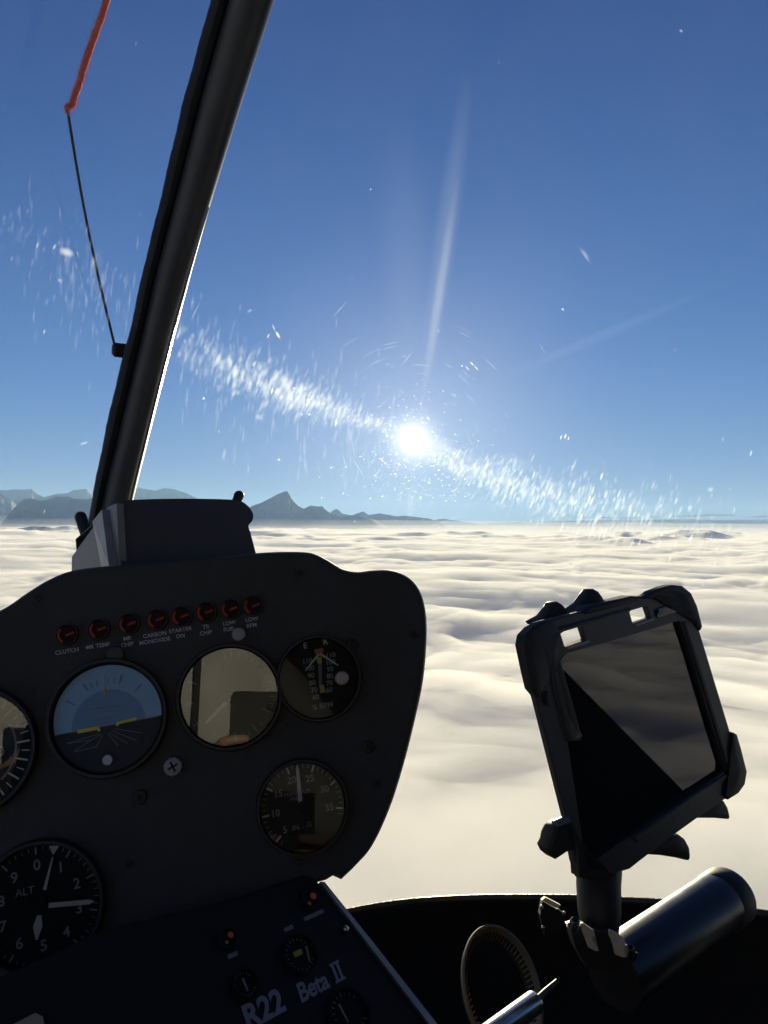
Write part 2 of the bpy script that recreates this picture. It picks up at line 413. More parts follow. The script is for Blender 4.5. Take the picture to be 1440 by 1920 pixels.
ws = empty('windscreen', surf(720, 1690), 'scratched clear windscreen bubble sunlit from outside, split by the sloping post', 'windscreen')
def pane(label, side):
    rows = []
    for t in np.linspace(0, 1, 40):
        row = []
        for s in np.linspace(0, 1, 44):
            if side > 0:
                xb = 300 + s * 1900; yb = rim_y(xb)
                x0 = lambda y: post_x(y, 2) + 10; x1 = 2200
            else:
                x0 = lambda y: -650; x1 = None; xb = -650 + s * 760; yb = rim_y(xb)
            y = -500 + t * (yb + 4 + 500)
            if side > 0: x = x0(min(y, 1300)) * (1 - s) + 2200 * s
            else: x = -650 * (1 - s) + (post_x(min(y, 1300), 1) + 4) * s
            row.append(list(surf(x, y)))
        rows.append(row)
    return grid_link('pane', np.array(rows), M_pane, ws, label=label)
pr = pane('large right hand windscreen pane the sun shines through', 1)
pl_ = pane('left hand windscreen pane beside the yaw string', -1)

# ---- scratches, dust and specks in the acrylic, the sun's glint band put into their placing and opacity
m, nt, N, L = new_mat('scratch_and_glare')
N.remove(N['Principled BSDF'])
at = N.new('ShaderNodeAttribute'); at.attribute_name = 'wear_and_glare'
tr = N.new('ShaderNodeBsdfTransparent'); tl = N.new('ShaderNodeBsdfTranslucent'); tl.inputs[0].default_value = (.62, .70, .84, 1)
mx = N.new('ShaderNodeMixShader'); L.new(at.outputs['Fac'], mx.inputs[0]); L.new(tr.outputs[0], mx.inputs[1]); L.new(tl.outputs[0], mx.inputs[2])
L.new(mx.outputs[0], N['Material Output'].inputs['Surface'])
M_scr = m
class Marks:
    def __init__(self): self.v = []; self.f = []; self.a = []; self.k = 0
    def add(self, x, y, lx, ly, hw, op, soft=0.0, n=8):
        "an ellipse of half-axes (lx,ly) and half-width hw, in photo pixels, fading to its edge"
        ln = math.hypot(lx, ly) or 1; nx, ny = -ly / ln * hw, lx / ln * hw
        ins = 0.002 + 0.00001 * (self.k % 97); self.k += 1
        i0 = len(self.v)
        self.v.append(surf(x, y, ins)); self.a.append(op)
        for r, q in ((.38, op * .82), (.7, op * .34), (1.0, 0.0)):
            for i in range(n):
                c, s = math.cos(i / n * 6.2832) * r, math.sin(i / n * 6.2832) * r
                self.v.append(surf(x + lx * c + nx * s, y + ly * c + ny * s, ins)); self.a.append(q)
        for i in range(n):
            j = (i + 1) % n
            self.f.append((i0, i0 + 1 + i, i0 + 1 + j))
            for m_ in (1, 1 + n): self.f.append((i0 + m_ + i, i0 + m_ + n + i, i0 + m_ + n + j, i0 + m_ + j))
    def arc(self, cx, cy, r, a0, a1, hw, op, n=8):
        ins = 0.002 + 0.00001 * (self.k % 97); self.k += 1
        i0 = len(self.v)
        for i in range(n + 1):
            t = i / n; a = a0 + (a1 - a0) * t; o = op * math.sin(math.pi * min(max(t, .03), .97))
            for q, w_ in ((0, -hw), (o, 0), (0, hw)):
                self.v.append(surf(cx + (r + w_) * math.cos(a), cy + (r + w_) * math.sin(a), ins)); self.a.append(q)
        for i in range(n):
            for k in range(2):
                p = i0 + 3 * i + k
                self.f.append((p, p + 1, p + 4, p + 3))
    def build(self, name, parent, label):
        me = bpy.data.meshes.new(name); me.from_pydata([tuple(q) for q in self.v], [], self.f); me.update()
        at = me.attributes.new('wear_and_glare', 'FLOAT', 'POINT'); at.data.foreach_set('value', np.array(self.a, np.float32))
        return link(name, me, M_scr, parent, label=label, kind='stuff', smooth=False)
def on_post(x, y):
    return y < 1100 and post_x(y, 1) - 6 < x < post_x(y, 3) + 6
mk = Marks(); mkl = Marks()
def put(x, y, *a):
    if on_post(x, y): return
    (mk if x > post_x(min(y, 1300), 2) else mkl).add(x, y, *a)
PATH = catmull([(-60, 385), (110, 470), (230, 560), (340, 640), (430, 690), (520, 725), (620, 765), (700, 792), (745, 805), (775, 824), (815, 848), (870, 870), (950, 898), (1060, 930), (1200, 962), (1400, 990), (1500, 1000)], 8)
PX = np.array([p[0] for p in PATH]); PY = np.array([p[1] for p in PATH])
for i in range(2700):
    u = rng.random()
    if u < .52:   x = rng.triangular(300, 770, 600)
    elif u < .56: x = rng.uniform(-40, 240)
    else:         x = rng.triangular(790, 1400, 850)
    yc = float(np.interp(x, PX, PY)); ds = abs(x - 775)
    spread = 9 + ds * .052 if x < 775 else 10 + ds * .075
    y = yc + rng.gauss(0, spread) + (8 if x > 775 else 0)
    g = abs(y - yc) / spread
    lean = .28 + .30 * max(0, 1 - abs(x - 700) / 330) if x < 775 else .42 - .00012 * (x - 775)
    lean += rng.gauss(0, .06)
    ln = rng.uniform(4, 12) * (.45 + .55 * min(1, ds / 260)) * (1 if rng.random() < .85 else 1.5)
    op = (.62 if x < 775 else .9) * min(.7, .34 * rng.expovariate(2.6) + .03) * max(.15, 1 - .25 * g) * (1.0 if x > 300 else .5) * min(1, 650 / (ds + 320))
    put(x, y, ln * lean * 1.15, -ln * 1.15, (1.8 if x < 560 else 1.3) * rng.uniform(1.4, 3.2) * (.7 + .3 * min(1, ds / 200)), op)
for i in range(520):                                           # sparkling dust round the sun
    a = rng.uniform(0, 6.2832); r = 36 + rng.expovariate(1 / 52.0)
    x, y = 775 + r * math.cos(a), 825 + r * math.sin(a)
    q = rng.choice([.8, 1.0, 1.1, 1.4, 1.8, 2.4])
    put(x, y, q, 0, q * rng.uniform(.7, 1), min(.95, rng.uniform(.1, .65) * (1.1 - r / 420)))
for i in range(150):                                           # bright flecks below the sun
    x, y = rng.gauss(770, 75), rng.uniform(850, 935)
    q = rng.uniform(.8, 2.4)
    put(x, y, q, -q * .6, q * .7, rng.uniform(.2, .95))
for i in range(110):                                           # fine scratches drawn as the sun's circular glint pattern
    r = rng.uniform(30, 230); a = rng.uniform(0, 6.2832); s = rng.uniform(.06, .32)
    x, y = 775 + r * math.cos(a), 825 + r * math.sin(a)
    mk.arc(775 + rng.gauss(0, 4), 825 + rng.gauss(0, 4), r, a, a + s, rng.uniform(.8, 1.3), rng.uniform(.04, .26))
for (x0, y0, x1, y1) in ((355, 605, 378, 562), (1010, 640, 1025, 668), (655, 850, 690, 905), (900, 905, 925, 850), (840, 950, 868, 890), (700, 905, 716, 868), (620, 600, 655, 560), (750, 690, 776, 655), (938, 700, 905, 668), (1080, 455, 1110, 500)):
    put((x0 + x1) / 2, (y0 + y1) / 2, (x1 - x0) / 2, (y1 - y0) / 2, .9, .3)
for (x, y, lx, ly, hw, op) in ((125, 473, 17, 6, 10, .45), (102, 463, 3, -7, 3.5, .35), (112, 526, 5, 4, 4.5, .25), (143, 478, 2, -8, 3.5, .35), (521, 628, 5, 9, 3.2, .7), (513, 614, 3, 8, 1.6, .5), (503, 630, 2.5, -6, 2, .5), (468, 583, 2, 3, 7, .18), (382, 747, 3, 0, 3, .8), (551, 728, 2.5, 0, 2.5, .9), (580, 777, 2.5, 0, 2.5, .9), (566, 777, 2, 0, 2, .9),
                           (578, 752, 2.5, -6, 2.5, .8), (510, 733, 2, -9, 3, .6), (630, 793, 2, -10, 2.3, .7), (523, 862, 3, 1, 3, .6), (420, 852, 3, -14, 4, .16), (158, 831, 10, -3, 3, .3), (485, 782, 4, -7, 9, .2), (885, 682, 5, 5, 2.2, .6), (893, 690, 5, 6, 1.7, .6), (876, 690, 5, 6, 1.7, .5), (866, 686, 2, 0, 2, .9), (1060, 818, 2, -6, 2.2, .8), (1052, 820, 1.5, -6, 1.8, .7), (1066, 822, 1.5, -5, 1.6, .7),
                           (1408, 850, 2, -8, 2.4, .5), (1128, 893, 3, -10, 2.6, .6), (1105, 935, 4, -12, 3, .5), (1277, 58, 4, 3, 3, .35), (695, 355, 2, 0, 2, .6), (1055, 580, 3, 3, 2.2, .6), (1332, 918, 7, -4, 6, .25), (1098, 478, 9, 14, 5, .16), (208, 735, 3, -9, 3, .3), (83, 622, 2, -6, 2.3, .4), (70, 460, 2, -8, 2, .4)):
    put(x, y, lx, ly, hw, op)
for i in range(260):                                           # stray dust over the whole screen
    x, y = rng.uniform(-200, 1600), rng.uniform(-200, 1000)
    q = rng.choice([.8, .9, 1.2, 1.6, 2.6])
    put(x, y, q * .5, -q * rng.uniform(1, 2.6), q * .6, rng.uniform(.04, .32) * (1 if y > 450 else .5))
for i in range(420):                                           # thin streaky grime between post and sun
    x = rng.gauss(150, 70) if i < 150 else rng.uniform(330, 800)
    y = float(np.interp(x, PX, PY)) + rng.gauss(20, 60)
    put(x, y, rng.uniform(.5, 3), -rng.uniform(8, 26), rng.uniform(1.5, 4), rng.uniform(.02, .10))
for i in range(80):                                            # soft haze of the sun painted along the band
    x = rng.uniform(330, 1250); y = float(np.interp(x, PX, PY)) + rng.gauss(0, 14)
    put(x, y, rng.uniform(14, 50), rng.uniform(5, 20), rng.uniform(9, 22), rng.uniform(.02, .065) * min(1.6, 260 / (abs(x - 775) + 120)))
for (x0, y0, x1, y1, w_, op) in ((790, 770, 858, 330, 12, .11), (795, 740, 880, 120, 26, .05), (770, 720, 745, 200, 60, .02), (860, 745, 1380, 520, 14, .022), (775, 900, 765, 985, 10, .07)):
    mk.add((x0 + x1) / 2, (y0 + y1) / 2, (x1 - x0) / 2, (y1 - y0) / 2, w_, op, 0, 20)  # the sun's pale flare rays painted as long ellipses on the pane
mk.build('scratch_glare_marks', pr, 'white scratches and dust flecks glinting in a band through the sun, with faint sun rays painted on the pane')
mkl.build('scratch_glare_marks', pl_, 'faint white scratches and dust left of the post')

# ------------------------------------------------------------------ windscreen post
def sweep_px(name, ys, fl, fr, prof, mat, parent, inset=.03, depth=.03, label=None):
    "sweep a profile (list of (s 0..1 across, h metres towards the eye)) along the post"
    rows = []
    for y in ys:
        a, b = surf(fl(y), y, inset), surf(fr(y), y, inset)
        back = -((a + b) / 2).normalized()
        rows.append([list(a.lerp(b, s) + back * h) for s, h in prof])
    return grid_link(name, np.array(rows), mat, parent, wrap=True, label=label)
post = empty('windscreen_post', surf(225, 980, .03), 'dark sloping centre post dividing the windscreen, sunlit along its right edge', 'post')
ys = np.linspace(-480, 1290, 60)
tw = lambda y: min(1, max(.02, (y - 390) / 200))
n = 18
arcp = [(0.5 - 0.5 * math.cos(math.pi * i / n), 0.024 * math.sin(math.pi * i / n) ** .8) for i in range(n + 1)]
sweep_px('post_body', ys, lambda y: post_x(y, 2) - 1.5, lambda y: post_x(y, 3) - .085 * tw(y) * (post_x(y, 3) - post_x(y, 2)), arcp + [(.9, -.022), (.1, -.022)], M_post, post)
jit = lambda y: .35 * math.sin(y * .21) + .5 * math.sin(y * .053 + 1)
sweep_px('rubber_seal', np.linspace(-480, 1290, 160), lambda y: post_x(y, 1) + jit(y), lambda y: post_x(y, 2), [(0, 0), (.12, .010), (.5, .016), (.9, .012), (1, 0), (.9, -.02), (.1, -.02)], M_rubber, post)
sweep_px('edge_trim', np.linspace(390, 1290, 40), lambda y: post_x(y, 3) - .10 * tw(y) * (post_x(y, 3) - post_x(y, 2)), lambda y: post_x(y, 3), [(0, .004), (.25, .009), (.6, .008), (.9, .003), (1, -.004), (.8, -.022), (0, -.02)], M_trim, post)  # metal edge strip, its length and width shaped to the sun's bright line

def tube(path, rad, n=12, cap=True, up=None):
    "rows of points for a round tube along world points; rad may be a list"
    pts = [Vector(p) for p in path]; k = len(pts)
    rad = rad if isinstance(rad, (list, tuple)) else [rad] * k
    t0 = (pts[1] - pts[0]).normalized()
    nrm = t0.orthogonal().normalized() if up is None else (up - t0 * up.dot(t0)).normalized()
    rows = []
    for i in range(k):
        t = (pts[min(i + 1, k - 1)] - pts[max(i - 1, 0)]).normalized()
        nrm = (nrm - t * nrm.dot(t)).normalized(); b = t.cross(nrm)
        if cap and i == 0: rows.append([list(pts[0])] * n)
        rows.append([list(pts[i] + (nrm * math.cos(6.28318 * j / n) + b * math.sin(6.28318 * j / n)) * rad[i]) for j in range(n)])
        if cap and i == k - 1: rows.append([list(pts[-1])] * n)
    return np.array(rows)
def tube_link(name, path, rad, mat, parent=None, n=12, **k):
    return grid_link(name, tube(path, rad, n), mat, parent, wrap=True, **k)
def capsule(name, a, b, r, mat, parent=None, n=14, taper=1.0, **k):
    a, b = Vector(a), Vector(b); d = (b - a).normalized()
    path = []; rad = []
    for i in range(6):
        q = i / 5 * math.pi / 2
        path.append(a + d * (r - r * math.cos(q)) ); rad.append(max(1e-4, r * math.sin(q)))
    r2 = r * taper
    for i in range(6):
        q = (1 - i / 5) * math.pi / 2
        path.append(b - d * (r2 - r2 * math.cos(q))); rad.append(max(1e-4, r2 * math.sin(q)))
    return tube_link(name, path, rad, mat, parent, n, **k)

# yaw string: a wire fixed to the post with a tuft of red yarn
M_wire = pbr('dark_wire', (.05, .045, .04), .4, metal=.6)
M_yarn = pbr('red_yarn', (.80, .16, .11), .95, noise=.35, nscale=300, bump=1, bscale=900)
def out(x, y, k): return surf(x, y) * (1 + k)
ywire = [out(221, 668, .012), out(213, 640, .03)] + [out(127 + (213 - 127) * t - 6 * math.sin(math.pi * t), 208 + (640 - 208) * t, .03 + .05 * (1 - t)) for t in np.linspace(1, 0, 14)[1:]]
ys_ = empty('yaw_string', ywire[0], 'red yarn yaw string on a thin bent wire outside the windscreen', 'yaw string')
tube_link('wire', ywire, .0016, M_wire, ys_, 8)
yarn = catmull([tuple(out(x, y, k)) for x, y, k in ((129, 212, .080), (126, 204, .080), (136, 196, .080), (140, 180, .081), (148, 158, .082), (156, 130, .084), (164, 105, .086), (176, 70, .088), (188, 38, .09), (197, 10, .092), (206, -20, .094), (226, -90, .1))], 5)
prng = random.Random(3)
yr = [.0014 + .0019 * min(1, i / 10) + prng.uniform(-.0004, .0004) for i in range(len(yarn))]
yb = tube_link('yarn', yarn, yr, M_yarn, ys_, 10)
fv, ff = [], []                                                # loose fibres
for i in range(1700):
    j = prng.randrange(6, len(yarn) - 1); p0 = Vector(yarn[j]).lerp(Vector(yarn[j + 1]), prng.random()) if j + 1 < len(yarn) else Vector(yarn[j])
    d = Vector((prng.gauss(0, 1), prng.gauss(0, 1), prng.gauss(0, 1))).normalized()
    a = p0 + d * .0022; b = a + d * prng.uniform(.0012, .0065) + Vector((0, 0, prng.uniform(-.004, .004)))
    s = d.cross(Vector((0, 1, 0))).normalized() * .00022
    k = len(fv); fv += [a - s, a + s, b]; ff.append((k, k + 1, k + 2))
py_link('yarn_fuzz', fv, ff, M_yarn, yb, smooth=False, kind='stuff')
tube_link('yarn_knot', [out(126, 212, .078), out(126, 200, .078), out(128, 196, .08)], [.0025, .0032, .002], M_yarn, ys_, 8)
mp_ = surf(225, 657, .012)
tube_link('mounting_screw', [mp_ + HR * -.0085, mp_ + HR * -.006, mp_ + HR * .006], [.006, .0085, .0085], M_rubber, ys_, 12)
# ------------------------------------------------------------------ flat things: a plane in space with its own u, v, n axes
class Plane:
    def __init__(s, px, dep, udir):
        "plane through three pixels at given depths; udir: two pixels giving the direction of u"
        a, b, c = [P(x, y, d) for (x, y), d in zip(px, dep)]
        s.o = a; s.n = (b - a).cross(c - a).normalized()
        if s.n.dot(a) > 0: s.n = -s.n
        s.u = Vector((1, 0, 0)); s.v = Vector((0, 0, 1))
        p, q = s.hit(*udir[0]), s.hit(*udir[1])
        s.u = (q - p).normalized(); s.v = s.n.cross(s.u).normalized()
    def hit(s, x, y, h=0):
        d = ray(x, y); o = s.o + s.n * h
        return d * (o.dot(s.n) / d.dot(s.n))
    def uv(s, x, y):
        w_ = s.hit(x, y) - s.o
        return (w_.dot(s.u), w_.dot(s.v))
    def w(s, u, v, h=0):
        return s.o + s.u * u + s.v * v + s.n * h
def invd(x, y): return 1.81 - .0002 * (x - 203) + .0003 * (y - 1330)
def mkplane(fn, p3, udir): return Plane(p3, [1 / fn(*p) for p in p3], udir)
PP = mkplane(invd, [(203, 1330), (600, 1280), (300, 1600)], [(125, 1190), (473, 1135)])

def inset_poly(pts, k):
    "offset a closed polygon inwards by k (counter-clockwise order)"
    n = len(pts); out_ = []
    for i in range(n):
        a, b, c = np.array(pts[i - 1]), np.array(pts[i]), np.array(pts[(i + 1) % n])
        t = (c - a); t = t / (np.linalg.norm(t) + 1e-9)
        out_.append(tuple(b + np.array([-t[1], t[0]]) * k))
    return out_
def ccw(pts):
    s = sum(pts[i - 1][0] * pts[i][1] - pts[i][0] * pts[i - 1][1] for i in range(len(pts)))
    return pts if s > 0 else pts[::-1]
def slab(name, pl, uv, levels, mat, parent=None, cap_back=True, **k):
    "loft a closed outline through levels (inset, h); first level is the front face"
    uv = ccw([tuple(q) for q in uv]); n = len(uv)
    bm = bmesh.new(); rings = []
    for ins, h in levels:
        q = inset_poly(uv, ins) if ins else uv
        rings.append([bm.verts.new(pl.w(a, b, h)) for a, b in q])
    def capf(r):
        f = bm.faces.new(r); bmesh.ops.triangulate(bm, faces=[f])
    capf(rings[0])
    for r0, r1 in zip(rings, rings[1:]):
        for i in range(n):
            bm.faces.new((r0[i], r1[i], r1[(i + 1) % n], r0[(i + 1) % n]))
    if cap_back: capf(rings[-1])
    return bm_link(name, bm, mat, parent, **k)
def circ(c, r, n=40): return [(c[0] + r * math.cos(6.2831853 * i / n), c[1] + r * math.sin(6.2831853 * i / n)) for i in range(n)]
def disc(name, pl, c, r, h, mat, parent=None, th=.0008, n=40, **k):
    return slab(name, pl, circ(c, r, n), [(r * .06, h), (0, h - th * .4), (0, h - th)], mat, parent, **k)
def ring(name, pl, c, ro, ri, h0, h1, mat, parent=None, n=56, **k):
    "a bezel: profile swept round"
    prof = [(ro, h0), (ro, h1 * .6 + h0 * .4), (ro - (ro - ri) * .25, h1), (ri + (ro - ri) * .2, h1), (ri, h0)]
    pts = np.array([[list(pl.w(c[0] + r * math.cos(6.2831853 * j / n), c[1] + r * math.sin(6.2831853 * j / n), h)) for j in range(n)] for r, h in prof])
    return grid_link(name, pts, mat, parent, wrap=True, **k)
def flat(name, pl, polys, h, mat, parent=None, th=.0003, **k):
    "several thin raised shapes as one mesh, each a list of (u,v)"
    bm = bmesh.new()
    for q in polys:
        q = ccw(q); n = len(q)
        a = [bm.verts.new(pl.w(*p, h)) for p in q]; b = [bm.verts.new(pl.w(*p, h - th)) for p in q]
        bm.faces.new(a)
        for i in range(n): bm.faces.new((a[i], b[i], b[(i + 1) % n], a[(i + 1) % n]))
    return bm_link(name, bm, mat, parent, smooth=False, **k)
def barpoly(a, b, w0, w1=None):
    a, b = np.array(a), np.array(b); t = (b - a) / (np.linalg.norm(b - a) + 1e-9); n = np.array([-t[1], t[0]])
    w1 = w0 if w1 is None else w1
    return [tuple(a - n * w0 / 2), tuple(b - n * w1 / 2), tuple(b + n * w1 / 2), tuple(a + n * w0 / 2)]
def ticks(c, r0, r1, angs, w_):
    return [barpoly((c[0] + r0 * math.cos(a), c[1] + r0 * math.sin(a)), (c[0] + r1 * math.cos(a), c[1] + r1 * math.sin(a)), w_) for a in angs]
def text(name, body, pl, c, size, h, mat, parent=None, ang=0.0, shear=0.0, bold=0.0, sx=1.0, align='CENTER', **k):
    cu = bpy.data.curves.new('lettering', 'FONT'); cu.body = body; cu.size = size
    cu.align_x = align; cu.align_y = 'CENTER'; cu.extrude = .00012; cu.shear = shear; cu.offset = bold; cu.resolution_u = 4
    o = bpy.data.objects.new('lettering', cu); C.objects.link(o)
    dg = bpy.context.evaluated_depsgraph_get()
    me = bpy.data.meshes.new_from_object(o.evaluated_get(dg))
    bpy.data.objects.remove(o); bpy.data.curves.remove(cu)
    ca, sa = math.cos(ang), math.sin(ang)
    for v in me.vertices:
        x, y = v.co.x * sx, v.co.y
        v.co = pl.w(c[0] + x * ca - y * sa, c[1] + x * sa + y * ca, h + v.co.z)
    me.name = name
    return link(name, me, mat, parent, smooth=False, **k)

M_mark = pbr('dial_white_paint', (.36, .375, .40), .6, noise=.2, nscale=200)
M_markdim = pbr('dim_printed_marks', (.17, .18, .195), .6, noise=.3, nscale=200)
M_dial = pbr('matt_black_dial', (.010, .0105, .011), .8, spec=.2)
M_yellow = pbr('yellow_paint', (.62, .55, .03), .5, noise=.2, nscale=200)
M_orange = pbr('orange_paint', (.6, .22, .03), .5)
M_lensglint = pbr('red_lens_glint', (.30, .035, .016), .5, noise=.3, nscale=300, spec=.2)
M_lensdark = pbr('dark_red_lens', (.018, .004, .003), .65, noise=.3, nscale=300, spec=.15)
M_amber = pbr('amber_glint', (.75, .16, .02), .25, noise=.3, nscale=300, spec=.6)
M_blue = pbr('attitude_sky_blue', (.20, .38, .62), .5, noise=.12, nscale=90)
M_blued = pbr('attitude_dark_blue', (.10, .23, .44), .5, noise=.12, nscale=90)
M_brown = pbr('attitude_ground_black', (.012, .011, .010), .7)
M_bezel = pbr('bezel_black', (.014, .0145, .016), .5, noise=.3, nscale=200, spec=.3)
M_knob = pbr('knob_grey', (.22, .22, .22), .5, noise=.3, nscale=250, bump=.3, bscale=1500)
M_beige = pbr('beige_screw', (.33, .29, .22), .5, noise=.4, nscale=300, bump=.4, bscale=1500)
def glass_mat(name, ior):
    m, nt, N, L = new_mat(name)
    N.remove(N['Principled BSDF'])
    tr = N.new('ShaderNodeBsdfTransparent'); gl = N.new('ShaderNodeBsdfGlossy'); gl.inputs['Roughness'].default_value = 0.0
    fr = N.new('ShaderNodeFresnel'); fr.inputs[0].default_value = ior
    mx = N.new('ShaderNodeMixShader'); L.new(fr.outputs[0], mx.inputs[0]); L.new(tr.outputs[0], mx.inputs[1]); L.new(gl.outputs[0], mx.inputs[2])
    L.new(mx.outputs[0], N['Material Output'].inputs['Surface'])
    return m
M_glass = glass_mat('gauge_glass', 1.20)
M_glass2 = glass_mat('reflective_gauge_glass', 1.70)  # reflectivity raised to strengthen the mirrored jacket

# ------------------------------------------------------------------ instrument panel
panel = empty('instrument_panel', PP.hit(300, 1660), 'black instrument panel with round gauges and a row of warning lights', 'instrument panel')
OUT = catmull([(-420, 1500), (-400, 1330), (-330, 1230), (-200, 1185), (-60, 1162), (0, 1141), (50, 1108), (92, 1083), (140, 1066), (230, 1056), (330, 1047), (430, 1039), (500, 1033), (560, 1032), (592, 1036), (620, 1050), (645, 1065), (672, 1070), (700, 1067), (735, 1067), (765, 1078), (788, 1103), (800, 1140), (803, 1190), (797, 1270), (782, 1345), (758, 1440), (732, 1520), (700, 1588), (668, 1626), (641, 1652)], 5)
OUT += [(634, 1649), (625, 1645), (612, 1653), (600, 1656), (420, 1715), (200, 1815), (0, 1930), (-250, 2060), (-420, 2100)]
ouv = [PP.uv(x, y) for x, y in OUT]
cu_ = np.mean(np.array(ouv), 0)
def panel_body():
    uv = ccw(ouv); n = len(uv); bm = bmesh.new(); rings = []
    for ins, h, sc_ in ((.010, -.0015, 1), (.006, .0005, 1), (.0025, 0, 1), (.0004, -.004, 1), (0, -.010, 1), (.002, -.03, .985), (0, -.14, .80)):
        q = inset_poly(uv, ins) if ins else uv
        rings.append([bm.verts.new(PP.w(cu_[0] + (a - cu_[0]) * sc_, cu_[1] + (b - cu_[1]) * sc_, h)) for a, b in q])
    for r in (rings[0], rings[-1]):
        f = bm.faces.new(r); bmesh.ops.triangulate(bm, faces=[f])
    for r0, r1 in zip(rings, rings[1:]):
        for i in range(n): bm.faces.new((r0[i], r1[i], r1[(i + 1) % n], r0[(i + 1) % n]))
    return bm_link('panel_body', bm, M_black, panel)
panel_body()
H0 = -.0015                                             # height of the panel's face
def gauge(cx, cy, r, label, dial=M_dial):
    c = PP.uv(cx, cy)
    g = ring('gauge', PP, c, r * 1.10, r, H0, H0 + .0088, M_bezel, panel, label=label)
    disc('dial', PP, c, r, H0 + .0012, dial, g)
    return g, c
GT = (.0, .03)
def cover(g, c, r, tilt=None, mat=None):
    "the glass of a gauge; tilt leans it a few degrees to aim what it mirrors"
    pts = circ(c, r * .985, 48); tu, tv = tilt or (0, 0)
    bm = bmesh.new(); vs_ = [bm.verts.new(PP.w(a, b, H0 + .0068 + (a - c[0]) * tu + (b - c[1]) * tv)) for a, b in pts]
    f = bm.faces.new(vs_)
    if f.normal.dot(PP.n) < 0: f.normal_flip()
    me = bpy.data.meshes.new('glass'); bm.to_mesh(me); bm.free()
    return link('glass', me, mat or M_glass, g, smooth=False)

# attitude indicator
r = .0385
g, c = gauge(203, 1345, r, 'attitude indicator with blue upper half and yellow wings')
up = math.pi / 2 + .05; hz_ = PP.uv(110, 1377); hz2 = PP.uv(275, 1345); tilt = math.atan2(hz2[1] - hz_[1], hz2[0] - hz_[0])
def sector(c, r, a0, a1, n=36): return [(c[0] + r * math.cos(a0 + (a1 - a0) * i / n), c[1] + r * math.sin(a0 + (a1 - a0) * i / n)) for i in range(n + 1)]
lo = PP.uv(195, 1362)
yo = lo[1] - c[1]
aa = math.asin(yo / r)
flat('sky_half', PP, [sector(c, r * .97, tilt + aa, tilt + math.pi - aa)], H0 + .0017, M_blue, g)
flat('sky_drum', PP, [sector((c[0], c[1] + yo), r * .66, tilt, tilt + math.pi)], H0 + .0021, M_blued, g)
flat('ground_half', PP, [sector(c, r * .97, tilt + math.pi - aa, tilt + 2 * math.pi + aa)], H0 + .00165, M_brown, g)
flat('roll_marks', PP, ticks((c[0], c[1] + yo * .5), r * .70, r * .88, [up + q for q in (-.42, .42, -.9, .9)], .0008) + ticks((c[0], c[1] + yo * .5), r * .70, r * .80, [up + q for q in (-.14, .14, -.28, .28)], .0006), H0 + .0024, M_markdim, g)
flat('roll_pointer', PP, [barpoly(PP.uv(194, 1266), PP.uv(196, 1290), .0011)], H0 + .0027, M_mark, g)
flat('roll_pointer_tip', PP, [barpoly(PP.uv(196, 1290), PP.uv(197, 1304), .0011, .0020)], H0 + .0027, M_orange, g)
flat('horizon_line', PP, [barpoly(PP.uv(106, 1378), PP.uv(297, 1343), .0006)], H0 + .0026, M_markdim, g)
flat('pitch_marks', PP, [barpoly(PP.uv(x0, y0), PP.uv(x1, y1), .0006) for x0, y0, x1, y1 in ((168, 1330, 230, 1322), (190, 1336, 206, 1333), (172, 1349, 222, 1342), (190, 1356, 208, 1353))], H0 + .0026, M_markdim, g)
flat('wings', PP, [barpoly(PP.uv(146, 1372), PP.uv(184, 1365), .0024), barpoly(PP.uv(184, 1363), PP.uv(187, 1371), .0018), barpoly(PP.uv(222, 1356), PP.uv(257, 1347), .0018), barpoly(PP.uv(222, 1353), PP.uv(220, 1361), .0014)], H0 + .0033, M_yellow, g)
v0 = PP.uv(197, 1358)
flat('ground_lines', PP, [barpoly(PP.uv(x0, y0), PP.uv(x1, y1), .0004) for x0, y0, x1, y1 in ((186, 1376, 126, 1394), (190, 1376, 140, 1408), (193, 1378, 180, 1402), (203, 1376, 222, 1398), (210, 1370, 256, 1388), (214, 1366, 266, 1374), (206, 1374, 240, 1394), (126, 1394, 170, 1388), (140, 1410, 180, 1400))], H0 + .0026, M_markdim, g)
cover(g, c, r, (.09, -.10))
kk = PP.uv(205, 1424)
disc('caging_knob', PP, kk, .0036, H0 + .010, M_mark, panel, th=.010, n=20, label='small knob, its reflection painted white, below the attitude indicator')  # white reflection on the knob put into its colour

# heading or speed dial that mirrors the cabin
r = .0358
g, c = gauge(431, 1306, r, 'dial mirroring a beige jacket and a phone in its glass')
flat('minor_mark', PP, ticks(c, r * .82, r * .92, [q * math.pi / 18 for q in range(-7, 9)], .0006), H0 + .002, M_markdim, g)
flat('major_mark', PP, ticks(c, r * .74, r * .92, [q * math.pi / 6 for q in range(0, 12)], .0009), H0 + .0021, M_markdim, g)
flat('needle', PP, [barpoly(PP.uv(386, 1356), PP.uv(424, 1317), .0016, .0030)], H0 + .003, M_mark, g)
disc('hub', PP, c, .0036, H0 + .0035, M_dial, g, n=20)
cover(g, c, r, (.03, .005), M_glass2)

